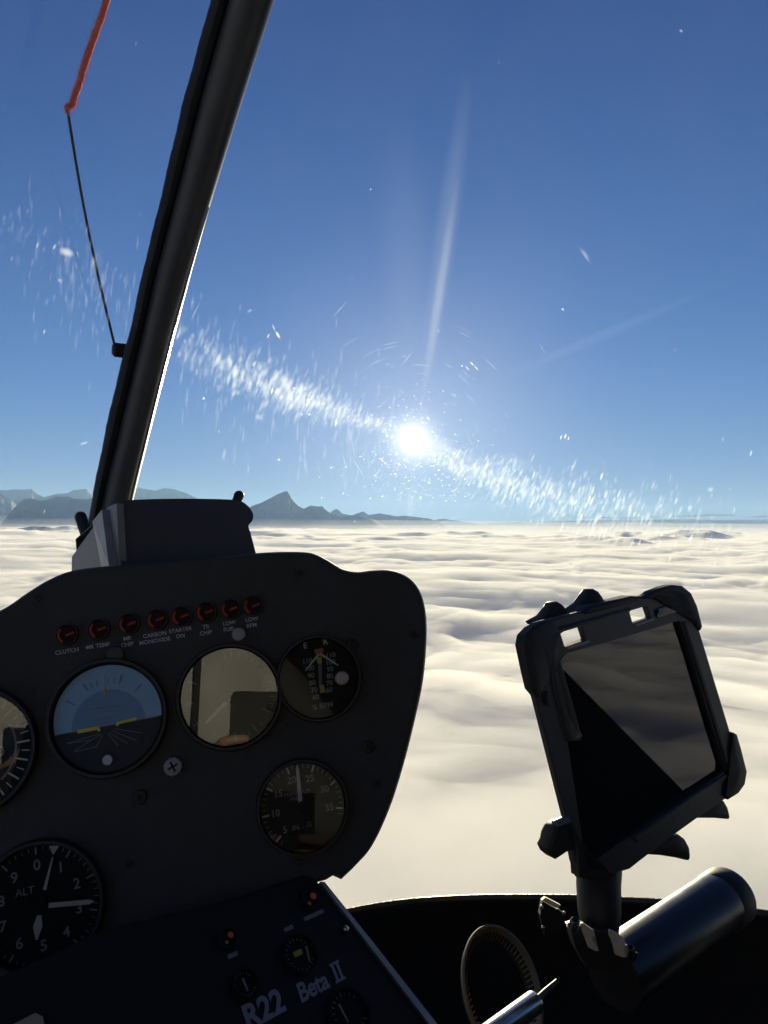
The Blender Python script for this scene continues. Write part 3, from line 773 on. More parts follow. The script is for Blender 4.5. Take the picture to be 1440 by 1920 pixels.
# dual tachometer
r = .0298
g, c = gauge(597, 1272, r, 'dual tachometer with two columns of numerals and crossed needles')
for k, s in enumerate(('110', '100', '90', '80', '70', '60')):
    a = PP.uv(577 + 3.0 * k - (1.0 if k == 0 else 0), 1240 + 13.5 * k); b = PP.uv(620 - .6 * k, 1229 + 13 * k)
    text('numeral', s, PP, a, .0052, H0 + .002, M_markdim, g, bold=.00008)
    text('numeral', s, PP, b, .0052, H0 + .002, M_markdim, g, bold=.00008)
text('numeral', 'E', PP, PP.uv(572, 1211), .0062, H0 + .0021, M_mark, g, bold=.0001)
text('numeral', 'R', PP, PP.uv(610, 1204), .0062, H0 + .0021, M_mark, g, bold=.0001)
text('lettering', '% RPM', PP, PP.uv(605, 1324), .0056, H0 + .0021, M_markdim, g, bold=.0001)
flat('needle', PP, [barpoly(PP.uv(598, 1226), PP.uv(573, 1257), .0018, .0008)], H0 + .003, M_mark, g)
flat('needle', PP, [barpoly(PP.uv(600, 1226), PP.uv(634, 1248), .0018, .0008)], H0 + .0033, M_mark, g)
flat('centre_scale', PP, [barpoly(PP.uv(600, 1238), PP.uv(601, 1290), .003, .0022)], H0 + .0019, pbr('scale_blue_grey', (.06, .08, .12), .5), g)
flat('yellow_arc', PP, [barpoly(PP.uv(598, 1232), PP.uv(599, 1244), .0042, .0028), barpoly(PP.uv(603, 1284), PP.uv(605, 1299), .0030, .0042)], H0 + .0022, pbr('dull_yellow', (.30, .22, .03), .5), g)
flat('red_arc', PP, [barpoly(PP.uv(590, 1222), PP.uv(606, 1219), .0034)], H0 + .0022, pbr('dull_red', (.25, .05, .03), .5), g)
cover(g, c, r, (GT[0], GT[1]))
# manifold pressure gauge
r = .0308
g, c = gauge(567, 1512, r, 'manifold pressure gauge with numerals from five to thirty five')
A0 = math.radians(222); ST = math.radians(39.3)
def polar(c, r, a): return (c[0] + r * math.cos(a), c[1] + r * math.sin(a))
flat('major_mark', PP, ticks(c, r * .80, r * .97, [A0 - ST * k for k in range(7)], .0013), H0 + .0021, M_mark, g)
flat('minor_mark', PP, ticks(c, r * .87, r * .97, [A0 - ST * k / 5 for k in range(-1, 32) if k % 5], .0006), H0 + .002, M_markdim, g)
for k, s in enumerate(('5', '10', '15', '20', '25', '30', '35')):
    text('numeral', s, PP, polar(c, r * .65, A0 - ST * k), .0068, H0 + .0021, M_markdim, g, bold=.00012)
text('lettering', 'MANIFOLD', PP, PP.uv(557, 1487), .0038, H0 + .0021, M_markdim, g)
text('lettering', 'PRESS', PP, PP.uv(556, 1497), .0038, H0 + .0021, M_markdim, g)
text('lettering', 'IN. HG', PP, PP.uv(566, 1549), .0048, H0 + .0021, M_markdim, g)
flat('needle', PP, [barpoly(PP.uv(563, 1505), PP.uv(557.5, 1442), .0031, .0022), barpoly(PP.uv(557.5, 1442), PP.uv(557, 1434), .0022, .0004)], H0 + .0032, M_mark, g)
flat('counterweight', PP, [barpoly(PP.uv(566, 1514), PP.uv(570, 1548), .0036, .005)], H0 + .003, M_dial, g)
disc('hub', PP, c, .0042, H0 + .0037, M_dial, g, n=20)
cover(g, c, r, (.05, -.12))
# altimeter
r = .0385
g, c = gauge(76, 1697, r, 'altimeter with white pointers at lower left')
t0 = PP.uv(69, 1615); A0 = math.atan2(t0[1] - c[1], t0[0] - c[0])
for k in range(10):
    if k in (7, 8): pass
    text('numeral', str(k), PP, polar(c, r * .66, A0 - k * math.pi / 5), .0096, H0 + .002, M_markdim, g, bold=.00015)
flat('major_mark', PP, ticks(c, r * .84, r * .97, [A0 - k * math.pi / 5 for k in range(10)], .0011), H0 + .002, M_markdim, g)
flat('minor_mark', PP, ticks(c, r * .90, r * .97, [A0 - k * math.pi / 25 for k in range(50) if k % 5], .0005), H0 + .002, M_markdim, g)
text('lettering', 'ALT', PP, PP.uv(47, 1672), .0070, H0 + .0021, M_markdim, g)
flat('long_pointer', PP, [barpoly(PP.uv(92, 1697), PP.uv(168, 1690), .0030), barpoly(PP.uv(168, 1690), PP.uv(177, 1689.5), .0030, .0006)], H0 + .0030, M_mark, g)
flat('short_pointer', PP, [barpoly(PP.uv(75, 1715), PP.uv(72, 1736), .0026, .0060), barpoly(PP.uv(72, 1736), PP.uv(70, 1761), .0060, .0012)], H0 + .0033, M_mark, g)
flat('thin_pointer', PP, [barpoly(PP.uv(85, 1667), PP.uv(100, 1606), .0022, .0008), barpoly(PP.uv(101, 1601), PP.uv(103, 1585), .0008, .0062)], H0 + .0036, M_mark, g)
disc('hub', PP, c, .0046, H0 + .004, M_dial, g, n=20)
cover(g, c, r, (GT[0], GT[1]))
# airspeed indicator cut by the edge
r = .0405
g, c = gauge(-54, 1408, r, 'dial cut by the left edge, mirroring something beige')
flat('major_mark', PP, ticks(c, r * .74, r * .95, [q * math.pi / 9 for q in range(18)], .0012), H0 + .002, M_mark, g)
flat('minor_mark', PP, ticks(c, r * .82, r * .95, [(q + .5) * math.pi / 9 for q in range(18)], .0007), H0 + .002, M_mark, g)
text('numeral', '0', PP, PP.uv(2, 1409), .0095, H0 + .0021, M_mark, g, bold=.00015)
flat('scale_band', PP, [barpoly(polar(c, r * .72, a), polar(c, r * .72, a + .1), .0016) for a in np.arange(-.9, .5, .1)], H0 + .0017, M_markdim, g)
cover(g, c, r, (-.17, .06), M_glass2)

# screws and knobs on the panel
def knob(cx, cy, rr, hh, mat, name='screw_knob', label=None, slot=True):
    c = PP.uv(cx, cy); n = 24
    pts = [(c[0] + rr * (1 + (.05 if i % 2 else -.03)) * math.cos(6.2832 * i / n), c[1] + rr * (1 + (.05 if i % 2 else -.03)) * math.sin(6.2832 * i / n)) for i in range(n)]
    o = slab(name, PP, pts, [(rr * .25, H0 + hh), (rr * .08, H0 + hh * .93), (0, H0 + hh * .7), (0, H0)], mat, panel, label=label)
    if slot: flat('slot', PP, [barpoly((c[0] - rr * .55, c[1] - rr * .2), (c[0] + rr * .55, c[1] + rr * .2), rr * .22), barpoly((c[0] + rr * .2, c[1] - rr * .55), (c[0] - rr * .2, c[1] + rr * .55), rr * .22)], H0 + hh + .0002, M_dial, o)
knob(325, 1437, .0066, .006, M_knob, label='grey screw between the gauges')
knob(640, 1272, .0052, .009, M_beige, label='beige round screw beside the tachometer', slot=False)
knob(448, 1190, .0052, .006, M_knob, slot=False)
knob(218, 1227, .0060, .006, pbr('knob_dark', (.03, .03, .03), .6), slot=False)
for x_, y_ in ((70, 1120), (560, 1075), (775, 1190), (705, 1470), (560, 1620), (240, 1620)): knob(x_, y_, .0030, .0016, M_bezel)
knob(262, 1495, .0050, .003, M_bezel); knob(660, 1210, .0045, .003, M_bezel); knob(690, 1400, .0045, .003, M_bezel)
# the row of warning lights
LT = [(125, 1190, ['CLUTCH'], 125, 1221), (185, 1180, ['MR TEMP'], 183, 1211), (241, 1170, ['MR', 'CHIP'], 238, 1197), (294, 1162, ['CARBON', 'MONOXIDE'], 290, 1190), (340, 1156, ['STARTER', 'ON'], 338, 1181), (386, 1148, ['TR', 'CHIP'], 386, 1175), (432, 1142, ['LOW', 'FUEL'], 430, 1168), (474, 1136, ['LOW', 'RPM'], 472, 1161)]
for x, y, words, tx, ty in LT:
    c = PP.uv(x, y); rr = .0068
    o = ring('warning_light', PP, c, rr * 1.22, rr, H0, H0 + .0035, M_bezel, panel, n=28)
    disc('lens', PP, c, rr * .98, H0 + .0022, M_lensdark, o, n=24)
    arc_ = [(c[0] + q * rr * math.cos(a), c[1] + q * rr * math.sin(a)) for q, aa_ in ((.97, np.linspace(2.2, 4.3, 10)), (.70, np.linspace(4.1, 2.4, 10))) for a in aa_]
    flat('lens_rim_glint', PP, [arc_], H0 + .0030, M_lensglint, o)  # glint of the unlit lens painted as a red arc and bar
    flat('lens_glint_bar', PP, [barpoly((c[0] - rr * .1, c[1] - rr * .1), (c[0] + rr * .8, c[1] + rr * .12), rr * .22)], H0 + .0028, M_lensglint, o)
    for k, s in enumerate(words):
        text('lettering', s, PP, PP.uv(tx, ty + k * 11.5), .0042, H0 + .0004, M_mark, panel, bold=.00006)
# ------------------------------------------------------------------ box on top of the panel
FD = Vector((-0.5, 0.8660254, -0.12)).normalized()
fpx = [(228, 1060), (222, 944), (226, 940), (262, 936.5), (330, 935), (400, 935.5), (445, 938), (462, 946), (472, 958), (475, 968), (472, 978), (466, 986), (470, 1000), (481, 1042)]
def bx(x, y, t=0):
    d = 1 / (1 / .615 - .0006 * (x - 228) + .0002 * (y - 1050))
    return P(x, y, d) + FD * t
def boxd(x): return 1 / (1 / .615 - .0006 * (x - 228))
fr_ = catmull(fpx[1:13], 4); fr_ = [fpx[0]] + fr_ + [fpx[13]]
box = empty('avionics_box', bx(340, 1045), 'dark wedge shaped box with a pale left side standing on the instrument panel', 'equipment box')
bm = bmesh.new()
zt = bx(222, 944).z; zb = bx(228, 1060).z
fv = [bx(*p) for p in fr_]
def backpt(p):
    q = p + FD * .235
    k = (p.z - zb) / (zt - zb)
    q.z = zb - .012 + (q.z - (zb)) * 0 + k * .028
    return q
bk = [backpt(p) for p in fv]
A = [bm.verts.new(p) for p in fv]; B = [bm.verts.new(p) for p in bk]
# side plate lives apart, so skip the left face
f = bm.faces.new(A); bmesh.ops.triangulate(bm, faces=[f])
f = bm.faces.new(B); bmesh.ops.triangulate(bm, faces=[f])
for i in range(1, len(A)): bm.faces.new((A[i], B[i], B[(i + 1) % len(A)], A[(i + 1) % len(A)]))
bm_link('box_body', bm, pbr('dark_grey_box', (.034, .034, .042), .6, noise=.15, nscale=30, bump=.3, bscale=1200), box)
# left side plate, a little proud, the sky light on its front edge painted as a pale strip
lft = -HR
sp = [P(228, 1060, .615), P(222, 944, boxd(222)), P(206, 950, .655), P(137.5, 1044, .80), P(137, 1080, .80)]
bm = bmesh.new()
a = [bm.verts.new(p + lft * .0015) for p in sp]; b = [bm.verts.new(p + HR * .004) for p in sp]
bm.faces.new(a); bm.faces.new(b[::-1])
for i in range(len(a)): bm.faces.new((a[i], b[i], b[(i + 1) % 5], a[(i + 1) % 5]))
bm_link('side_plate', bm, M_grey, box, smooth=False)
st = [sp[0].lerp(sp[4], .02), sp[1].lerp(sp[2], .25), sp[1].lerp(sp[2], 1.0) + Vector((-.004, 0, -.008)), sp[0].lerp(sp[4], .20)]
st = [P(222, 1060, .62), P(208, 956, .645), P(190, 978, .665), P(207, 1062, .655)]
bm = bmesh.new(); a = [bm.verts.new(p + lft * .006 + Vector((.0, -.004, 0))) for p in st]; b = [bm.verts.new(p + HR * .001) for p in st]
bm.faces.new(a); bm.faces.new(b[::-1])
for i in range(4): bm.faces.new((a[i], b[i], b[(i + 1) % 4], a[(i + 1) % 4]))
bm_link('edge_highlight', bm, M_pale, box, smooth=False, label='pale strip painted for the light along the box edge')
capsule('knob', P(440, 948, .70), P(451, 922, .71), .0042, M_rubber, box, taper=1.15)
capsule('lever', P(167, 1016, .86), P(148, 960, .87), .0066, M_rubber, box, label='short black lever sticking up at the left')

# ------------------------------------------------------------------ console below the panel
def invc(x, y): return 1.828 - .0008 * (x - 600) + .0012 * (y - 1655)
CP = mkplane(invc, [(600, 1655), (800, 1920), (300, 1850)], [(440, 1905), (640, 1811)])
M_black2 = pbr('black_console_paint', (.012, .0122, .013), .65, noise=.3, nscale=60, bump=.4, bscale=900, spec=.25)
cons = empty('centre_console', CP.hit(500, 1900), 'black sloping console below the panel with small gauges and a silver edge', 'console')
CO = [(597, 1652), (806, 1924), (1010, 2180), (-300, 2300), (-380, 1990), (0, 1830), (200, 1740), (420, 1690), (570, 1640), (590, 1640)]
slab('console_body', CP, [CP.uv(x, y) for x, y in CO], [(.0015, 0), (0, -.0015), (0, -.12)], M_black2, cons)
EG = [(598, 1656), (606, 1656.5), (700, 1774), (812, 1917), (1012, 2170), (1004, 2176), (802, 1923), (690, 1776)]
slab('edge_trim', CP, [CP.uv(x, y) for x, y in EG], [(0, .0022), (0, -.03)], M_trim, cons, smooth=False, label='thin silver trim strip along the right edge')
ta = math.atan2(CP.uv(640, 1811)[1] - CP.uv(440, 1905)[1], CP.uv(640, 1811)[0] - CP.uv(440, 1905)[0])
M_logo = pbr('pale_lettering', (.19, .22, .26), .5)
text('lettering', 'R22', CP, CP.uv(493, 1895), .0185, .0004, M_logo, cons, ang=ta + .04, shear=.12, bold=.0006, sx=1.0)
text('lettering', 'Beta', CP, CP.uv(585, 1852), .0152, .0004, M_logo, cons, ang=ta + .04, shear=.2, bold=.0004, sx=.92)
def roman(cx, cy, hh, ang):
    c = CP.uv(cx, cy); ca, sa = math.cos(ang), math.sin(ang)
    T = lambda x, y: (c[0] + (x + .14 * y) * ca - y * sa, c[1] + (x + .14 * y) * sa + y * ca)
    w_ = hh * .17; g = hh * .17
    return [[T(x - w_ / 2, -hh / 2), T(x + w_ / 2, -hh / 2), T(x + w_ / 2, hh / 2), T(x - w_ / 2, hh / 2)] for x in (-g, g)], [[T(-g * 2.1, y), T(g * 2.1, y), T(g * 2.1, y + hh * .13), T(-g * 2.1, y + hh * .13)] for y in (-hh / 2, hh / 2 - hh * .13)]
q1, q2 = roman(632, 1822, .0122, ta + .04)
flat('lettering', CP, q1, .0004, M_logo, cons); flat('lettering', CP, q2, .00042, M_logo, cons)
for x, y, q in ((580, 1689, 1.0), (425, 1762, .8)):
    c = CP.uv(x, y)
    o = ring('warning_light', CP, c, .0068, .0054, 0, .0035, M_bezel, cons, n=28)
    disc('lens', CP, c, .0053, .0022, M_lensdark, o, n=24)
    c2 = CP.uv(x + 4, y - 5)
    flat('lens_glint', CP, [circ(c2, .0026 * q, 8), circ(CP.uv(x - 3, y + 9), .0014 * q, 7)], .0029, M_amber if q == 1 else pbr('dull_amber', (.6, .12, .03), .4), o)  # amber glint painted on the dark lens
for x, y, L_ in ((588, 1716, 18), (436, 1791, 9), (541, 1741, 8)):
    flat('placard', CP, [barpoly(CP.uv(x - L_, y + L_ * .45), CP.uv(x + L_, y - L_ * .45), .0026)], .0004, M_markdim, cons)
def small_gauge(x, y, r, n0, n1, lab=None, patch=None):
    c = CP.uv(x, y)
    o = ring('gauge', CP, c, r * 1.14, r, 0, .004, M_dial, cons, n=36, label=lab)
    disc('dial', CP, c, r, .001, M_dial, o, n=32)
    flat('scale_mark', CP, ticks(c, r * .78, r * .95, [math.pi * (.2 + .1 * k) for k in range(17)], .0005), .0017, M_markdim, o)
    flat('needle', CP, [barpoly(CP.uv(*n0), CP.uv(*n1), .0016, .0009)], .0024, M_markdim, o)
    if patch: flat('coloured_arc', CP, [barpoly(CP.uv(*patch[0]), CP.uv(*patch[1]), .0034)], .0018, pbr('olive_yellow', (.32, .30, .05), .5), o)
small_gauge(560, 1792, .0112, (571, 1777), (578, 1808), 'small gauge with a yellow arc near the console edge', ((549, 1793), (564, 1786)))
small_gauge(457, 1848, .0078, (452, 1838), (462, 1862), 'small gauge above the lettering')
small_gauge(652, 1902, .0135, (632, 1886), (650, 1920), 'small gauge below the lettering')
capsule('edge_screw', CP.hit(649, 1743, .0005), CP.hit(647, 1741, .0045), .0024, M_steel, cons, label='tiny bright screw beside the silver trim')

# ------------------------------------------------------------------ paper at the lower left corner
M_paper = pbr('beige_paper', (.30, .27, .21), .8, noise=.15, nscale=120)
pa = [CP.hit(x, y, .012) for x, y in ((16, 1925), (66, 1899), (80, 1906), (92, 1960), (20, 1985))]
bm = bmesh.new(); a = [bm.verts.new(p) for p in pa]; b = [bm.verts.new(p - CP.n * .004) for p in pa]
bm.faces.new(a); bm.faces.new(b[::-1])
for i in range(5): bm.faces.new((a[i], b[i], b[(i + 1) % 5], a[(i + 1) % 5]))
setp(bm_link('folded_card', bm, M_paper, smooth=False), 'beige folded card poking in at the bottom left corner below the altimeter', 'card')

# ------------------------------------------------------------------ tablet in its rugged case
def invt(x, y): return 1.84 - .00078 * (x - 990) + .00010 * (y - 1350)
TP = mkplane(invt, [(1000, 1200), (1380, 1450), (1100, 1600)], [(1055, 1250), (1273, 1180)])
M_case = pbr('tablet_case_polycarbonate', (.030, .032, .040), .5, noise=.15, nscale=60, bump=.2, bscale=900)
M_bump = pbr('tablet_case_rubber', (.013, .0135, .016), .6, noise=.2, nscale=60, bump=.2, bscale=1200)
Z6 = lambda pts: [(940 + x / 2.88, 1070 + y / 2.88) for x, y in pts]
tab = empty('tablet', TP.hit(1120, 1600), 'black tablet in a rugged case with two slots through its top, held upright', 'tablet')
shell = Z6([(118, 430), (122, 370), (155, 322), (205, 292), (275, 268), (430, 228), (620, 172), (745, 150), (800, 128), (900, 92), (955, 95), (1000, 135), (1030, 200), (1052, 300), (1140, 590), (1228, 880), (1262, 990), (1288, 1090), (1278, 1150), (1240, 1200), (1180, 1240), (1060, 1322), (910, 1430), (740, 1560), (690, 1600), (560, 1640), (420, 1650), (392, 1560), (350, 1330), (250, 935), (188, 690), (150, 575)])
SH = [TP.uv(*p) for p in shell]
S1 = Z6([(312, 340), (328, 328), (420, 300), (431, 305), (451, 368), (445, 380), (343, 414), (332, 404)])
S2 = Z6([(684, 224), (692, 214), (774, 190), (783, 196), (800, 249), (795, 258), (706, 288), (699, 279)])
SC = Z6([(345, 445), (640, 362), (955, 268), (1000, 400), (1100, 735), (1205, 1078), (1050, 1180), (760, 1385), (500, 1560), (440, 1510), (400, 1250), (352, 930), (306, 560), (302, 500)])
def plate_with_holes(name, outer, holes, h0, h1, mat, parent, bev=.0012, **k):
    "a plate with through holes, its outline filleted by a chamfer"
    bm = bmesh.new(); es = []; loops = []
    for q in [ccw(outer)] + [ccw(x) for x in holes]:
        vs_ = [bm.verts.new(TP.w(a, b, h1)) for a, b in q]; loops.append((q, vs_))
        es += [bm.edges.new((vs_[i], vs_[(i + 1) % len(vs_)])) for i in range(len(vs_))]
    bmesh.ops.triangle_fill(bm, edges=es, use_beauty=True, use_dissolve=False)
    for idx, (q, vs_) in enumerate(loops):
        qq = inset_poly(q, -bev if idx == 0 else bev * .3); n = len(q)
        m_ = [bm.verts.new(TP.w(a, b, h1 - bev)) for a, b in qq]; l_ = [bm.verts.new(TP.w(a, b, h0)) for a, b in qq]
        for i in range(n):
            j = (i + 1) % n
            bm.faces.new((vs_[i], m_[i], m_[j], vs_[j])); bm.faces.new((m_[i], l_[i], l_[j], m_[j]))
        if idx == 0: low = l_
    return bm_link(name, bm, mat, parent, **k)
s1, s2, scn = [[TP.uv(*p) for p in q] for q in (S1, S2, SC)]
plate_with_holes('case_frame', SH, [s1, s2, scn], -.004, .0015, M_case, tab, smooth=False)
# back of the case under the screen (the slots stay open)
slab('case_back', TP, inset_poly(ccw(scn), -.004), [(0, -.0062), (0, -.0115)], M_bump, tab, smooth=False)
M_screen, nt, N, L = new_mat('tablet_screen')
b = N['Principled BSDF']; b.inputs['Base Color'].default_value = (.012, .013, .016, 1); b.inputs['IOR'].default_value = 1.62
tc = N.new('ShaderNodeTexCoord'); nz = N.new('ShaderNodeTexNoise'); nz.inputs['Scale'].default_value = 26; nz.inputs['Detail'].default_value = 5; nz.inputs['Distortion'].default_value = 1.2
mr = N.new('ShaderNodeMapRange'); mr.inputs[1].default_value = .4; mr.inputs[2].default_value = .75; mr.inputs[3].default_value = .012; mr.inputs[4].default_value = .05
L.new(tc.outputs['Object'], nz.inputs['Vector']); L.new(nz.outputs['Fac'], mr.inputs[0]); L.new(mr.outputs[0], b.inputs['Roughness'])
slab('screen', TP, inset_poly(ccw(scn), -.002), [(0, -.0028), (0, -.006)], M_screen, tab, smooth=False)
# raised ribs and bumpers of the case
def rib(name, pts, h0, h1, mat, ins=.0008, label=None):
    return slab(name, TP, [TP.uv(*p) for p in Z6(pts)], [(ins * 2, h1), (ins, h1 - ins * .4), (0, h1 - ins * 1.6), (0, h0)], mat, tab, label=label)
rib('corner_bumper', [(98, 405), (108, 350), (148, 308), (200, 280), (262, 262), (300, 330), (232, 352), (222, 420), (250, 560), (205, 640), (185, 682), (150, 640), (130, 555)], -.005, .004, M_bump)
rib('corner_bumper', [(750, 152), (800, 112), (860, 88), (905, 76), (960, 82), (1008, 120), (1040, 190), (1068, 298), (1056, 322), (1035, 290), (1000, 190), (960, 130), (900, 118), (800, 150)], -.005, .004, M_bump)
rib('corner_bumper', [(1225, 868), (1254, 880), (1275, 950), (1308, 1080), (1296, 1150), (1262, 1198), (1208, 1232), (1185, 1205), (1240, 1150), (1262, 1085), (1240, 980)], -.005, .004, M_bump)
rib('corner_bumper', [(355, 1345), (392, 1500), (402, 1645), (470, 1662), (600, 1640), (560, 1600), (450, 1590), (420, 1440)], -.005, .004, M_bump)
rib('side_rail', [(262, 360), (300, 440), (290, 520), (312, 640), (345, 770), (425, 880), (415, 915), (340, 920), (270, 640), (240, 430)], .0014, .0032, M_case)
rib('top_rail', [(300, 335), (620, 235), (690, 215), (684, 200), (560, 232), (280, 310)], .0014, .0030, M_case)
rib('lower_lip', [(700, 1430), (1040, 1188), (1200, 1092), (1212, 1110), (1050, 1215), (720, 1462)], .0014, .0034, M_case)
rib('right_rail', [(965, 280), (990, 272), (1110, 640), (1232, 1060), (1206, 1075), (1095, 700)], .0014, .0028, M_bump)
rib('camera_window', [(815, 205), (950, 150), (968, 160), (975, 205), (962, 220), (835, 258), (822, 250)], .0010, .0022, M_screen)
rib('top_clip', [(460, 195), (700, 135), (738, 140), (748, 160), (640, 190), (440, 240), (430, 220)], -.010, .0024, M_bump)
rib('slot_sill', [(345, 412), (460, 376), (464, 386), (352, 422)], .0012, .0026, M_pale, ins=.0003)
rib('slot_sill', [(712, 288), (812, 254), (816, 264), (718, 298)], .0012, .0026, M_pale, ins=.0003)
rib('button', [(225, 655), (236, 650), (248, 722), (238, 730)], .0, .0048, M_case, ins=.0003)

# ------------------------------------------------------------------ mount that grips the tablet
mnt = empty('tablet_mount', P(1130, 1800, .57), 'black gripping arm mount with flared rubber fingers behind the tablet', 'tablet mount')
def finger(pts, h0, h1):
    return slab('finger', TP, [TP.uv(*p) for p in Z6(pts)], [(.0022, h1), (.0008, h1 - .0008), (0, h1 - .003), (0, h0 + .003), (.002, h0)], M_rubber, mnt)
finger([(250, 300), (300, 250), (335, 205), (352, 178), (372, 170), (395, 182), (415, 205), (430, 235), (420, 280)], -.026, -.0125)
finger([(450, 240), (500, 180), (540, 125), (556, 102), (572, 100), (592, 112), (612, 138), (622, 160), (600, 230)], -.026, -.0125)
finger([(1055, 1345), (1130, 1290), (1185, 1260), (1215, 1235), (1240, 1252), (1262, 1290), (1272, 1330), (1266, 1358), (1200, 1352), (1100, 1352)], -.026, -.006)
finger([(800, 1520), (905, 1480), (965, 1450), (1000, 1440), (1030, 1462), (1055, 1510), (1060, 1560), (1048, 1584), (980, 1568), (900, 1556), (835, 1552)], -.026, -.006)
slab('cross_plate', TP, [TP.uv(*p) for p in Z6([(560, 330), (640, 320), (700, 800), (1000, 1380), (960, 1450), (730, 1600), (560, 1660), (480, 1500), (560, 900)])], [(.002, -.014), (0, -.016), (0, -.026)], M_rubber, mnt)
arm = [(1128, 1540), (1124, 1600), (1122, 1660), (1124, 1710), (1127, 1760), (1130, 1800)]
wv = [40, 45, 41.5, 39, 30, 22]
ap = [P(x, y, d_) for (x, y), d_ in zip(arm, (.635, .605, .585, .572, .566, .562))]
tube_link('arm', ap, [w_ * .58 / F for w_ in wv], M_rubber, mnt, 20)
# wing knob on the left of the arm
kp = [(1066, 1540), (1052, 1543), (1040, 1552), (1033, 1568), (1031, 1580), (1025, 1592), (1030, 1602), (1041, 1611), (1052, 1604), (1062, 1597), (1074, 1594), (1078, 1570)]
slab('wing_knob', TP, [TP.uv(*p) for p in kp], [(.002, .002), (0, 0), (0, -.010), (.002, -.013)], M_rubber, mnt)
tube_link('knob_cap', [P(1040, 1549, .552), P(1066, 1538, .556)], .0042, M_steel, mnt, 10)
tube_link('bolt_shaft', [P(1060, 1570, .565), P(1100, 1568, .575)], .006, M_rubber, mnt, 12)
def px_plate(name, pts, d, th, mat, parent, label=None):
    bm = bmesh.new(); q = [P(x, y, d + (dd if len(t) else 0)) for (x, y, *t), dd in zip(pts, [t_[2] if len(t_) > 2 else 0 for t_ in pts])]
    back = Vector((0.1, 1, -.35)).normalized() * th
    a = [bm.verts.new(v) for v in q]; b = [bm.verts.new(v + back) for v in q]
    f1 = bm.faces.new(a); f2 = bm.faces.new(b[::-1])
    for i in range(len(a)): bm.faces.new((a[i], b[i], b[(i + 1) % len(a)], a[(i + 1) % len(a)]))
    bmesh.ops.triangulate(bm, faces=[f1, f2])
    return bm_link(name, bm, mat, parent, smooth=False, label=label)
M_plate = pbr('sandy_metal_plate', (.62, .55, .46), .5, metal=.1, noise=.25, nscale=120, bump=.2, bscale=900)
Z4 = lambda pts: [(1000 + x / 5.54, 1640 + y / 5.54) for x, y in pts]
px_plate('clamp_plate', Z4([(485, 505), (515, 500), (625, 575), (640, 625), (610, 640), (600, 670), (640, 720), (680, 795), (640, 790), (575, 755), (530, 640)]), .528, .004, M_plate, mnt, 'sandy metal clamp plate left of the arm')
px_plate('clamp_plate', Z4([(790, 580), (800, 572), (870, 605), (950, 670), (955, 740), (972, 858), (930, 858), (850, 830), (825, 690), (790, 640)]), .528, .004, M_plate, mnt, 'sandy metal clamp plate right of the arm')
px_plate('clamp_lug', Z4([(350, 545), (362, 500), (385, 490), (400, 570), (385, 578)]), .530, .004, M_plate, mnt)
for (x, y) in ((432, 480), (1010, 765)):
    X, Y = 1000 + x / 5.54, 1640 + y / 5.54
    tube_link('bolt', [P(X - 2, Y + 12, .528), P(X, Y + 1, .524), P(X, Y - 2, .5235)], [.0036, .0036, .0030], M_steel, mnt, 6)
    tube_link('bolt_socket', [P(X, Y - 1.5, .5236), P(X + .2, Y - 2.6, .5228)], .0017, M_dial, mnt, 8)
px_plate('clamp_body', Z4([(385, 560), (500, 520), (690, 600), (830, 600), (980, 760), (1090, 820), (1060, 900), (800, 1010), (560, 980), (440, 760)]), .536, .03, M_rubber, mnt)

# loose fittings left of the clamp
fit = empty('latch', P(1035, 1720, .70), 'small pale tab and dark latch on the nose shelf left of the tablet arm', 'latch')
px_plate('tab', Z4([(88, 268), (125, 238), (150, 248), (285, 318), (262, 350), (235, 345)]), .70, .012, pbr('pale_olive_tab', (.75, .70, .50), .5), fit)
px_plate('latch_body', Z4([(95, 275), (235, 352), (262, 356), (330, 420), (340, 470), (300, 620), (120, 640), (70, 420)]), .708, .02, M_rubber, fit)
for x, y in ((85, 345), (318, 408), (100, 560)):
    X, Y = 1000 + x / 5.54, 1640 + y / 5.54
    capsule('screw', P(X, Y + 2, .702), P(X, Y - 3, .695), .0016, M_steel, fit, 8)

# ------------------------------------------------------------------ shiny black tube, metal rod, ribbed hose
M_gloss = pbr('black_anodised_tube', (.016, .018, .022), .30, noise=.2, nscale=60, spec=.7, metal=.35, rvar=.05)
tb = empty('tube', P(1190, 1790, .62), 'thick glossy black tube with a bright streak right of the tablet arm', 'tube')
ax0, ax1 = P(1150, 1830, .60), P(1352, 1690, .70)
dx = (ax1 - ax0).normalized(); rr = .0255
path = [ax0 + dx * t for t in np.linspace(0, (ax1 - ax0).length - .004, 12)] + [ax1 - dx * .002, ax1, ax1 + dx * .0005]
tube_link('tube_body', path, [rr] * 12 + [rr * .985, rr * .95, rr * .9], M_gloss, tb, 40)
tube_link('end_cap', [ax1 - dx * .006, ax1 - dx * .003, ax1 + dx * .012, ax1 + dx * .016], [rr * 1.0, rr * 1.04, rr * 1.04, rr * .98], M_rubber, tb, 40)
M_steel2 = pbr('dull_steel', (.16, .155, .14), .45, metal=.8, noise=.2, nscale=150)
rod = empty('rod', P(930, 1940, .50), 'bright polished metal rod at the bottom edge with a thin tip', 'rod')
a, b = P(880, 1968, .49), P(1004, 1878, .53)
tube_link('rod_body', [a, b - (b - a) * .02, b], [.0076, .0076, .0070], pbr('polished_rod', (.55, .53, .48), .22, metal=.9, noise=.15, nscale=60, rvar=.06), rod, 28)
tube_link('rod_tip', [b - (b - a) * .02, P(1024, 1858, .537), P(1044, 1839, .545)], [.0026, .0022, .0014], M_steel2, rod, 12)
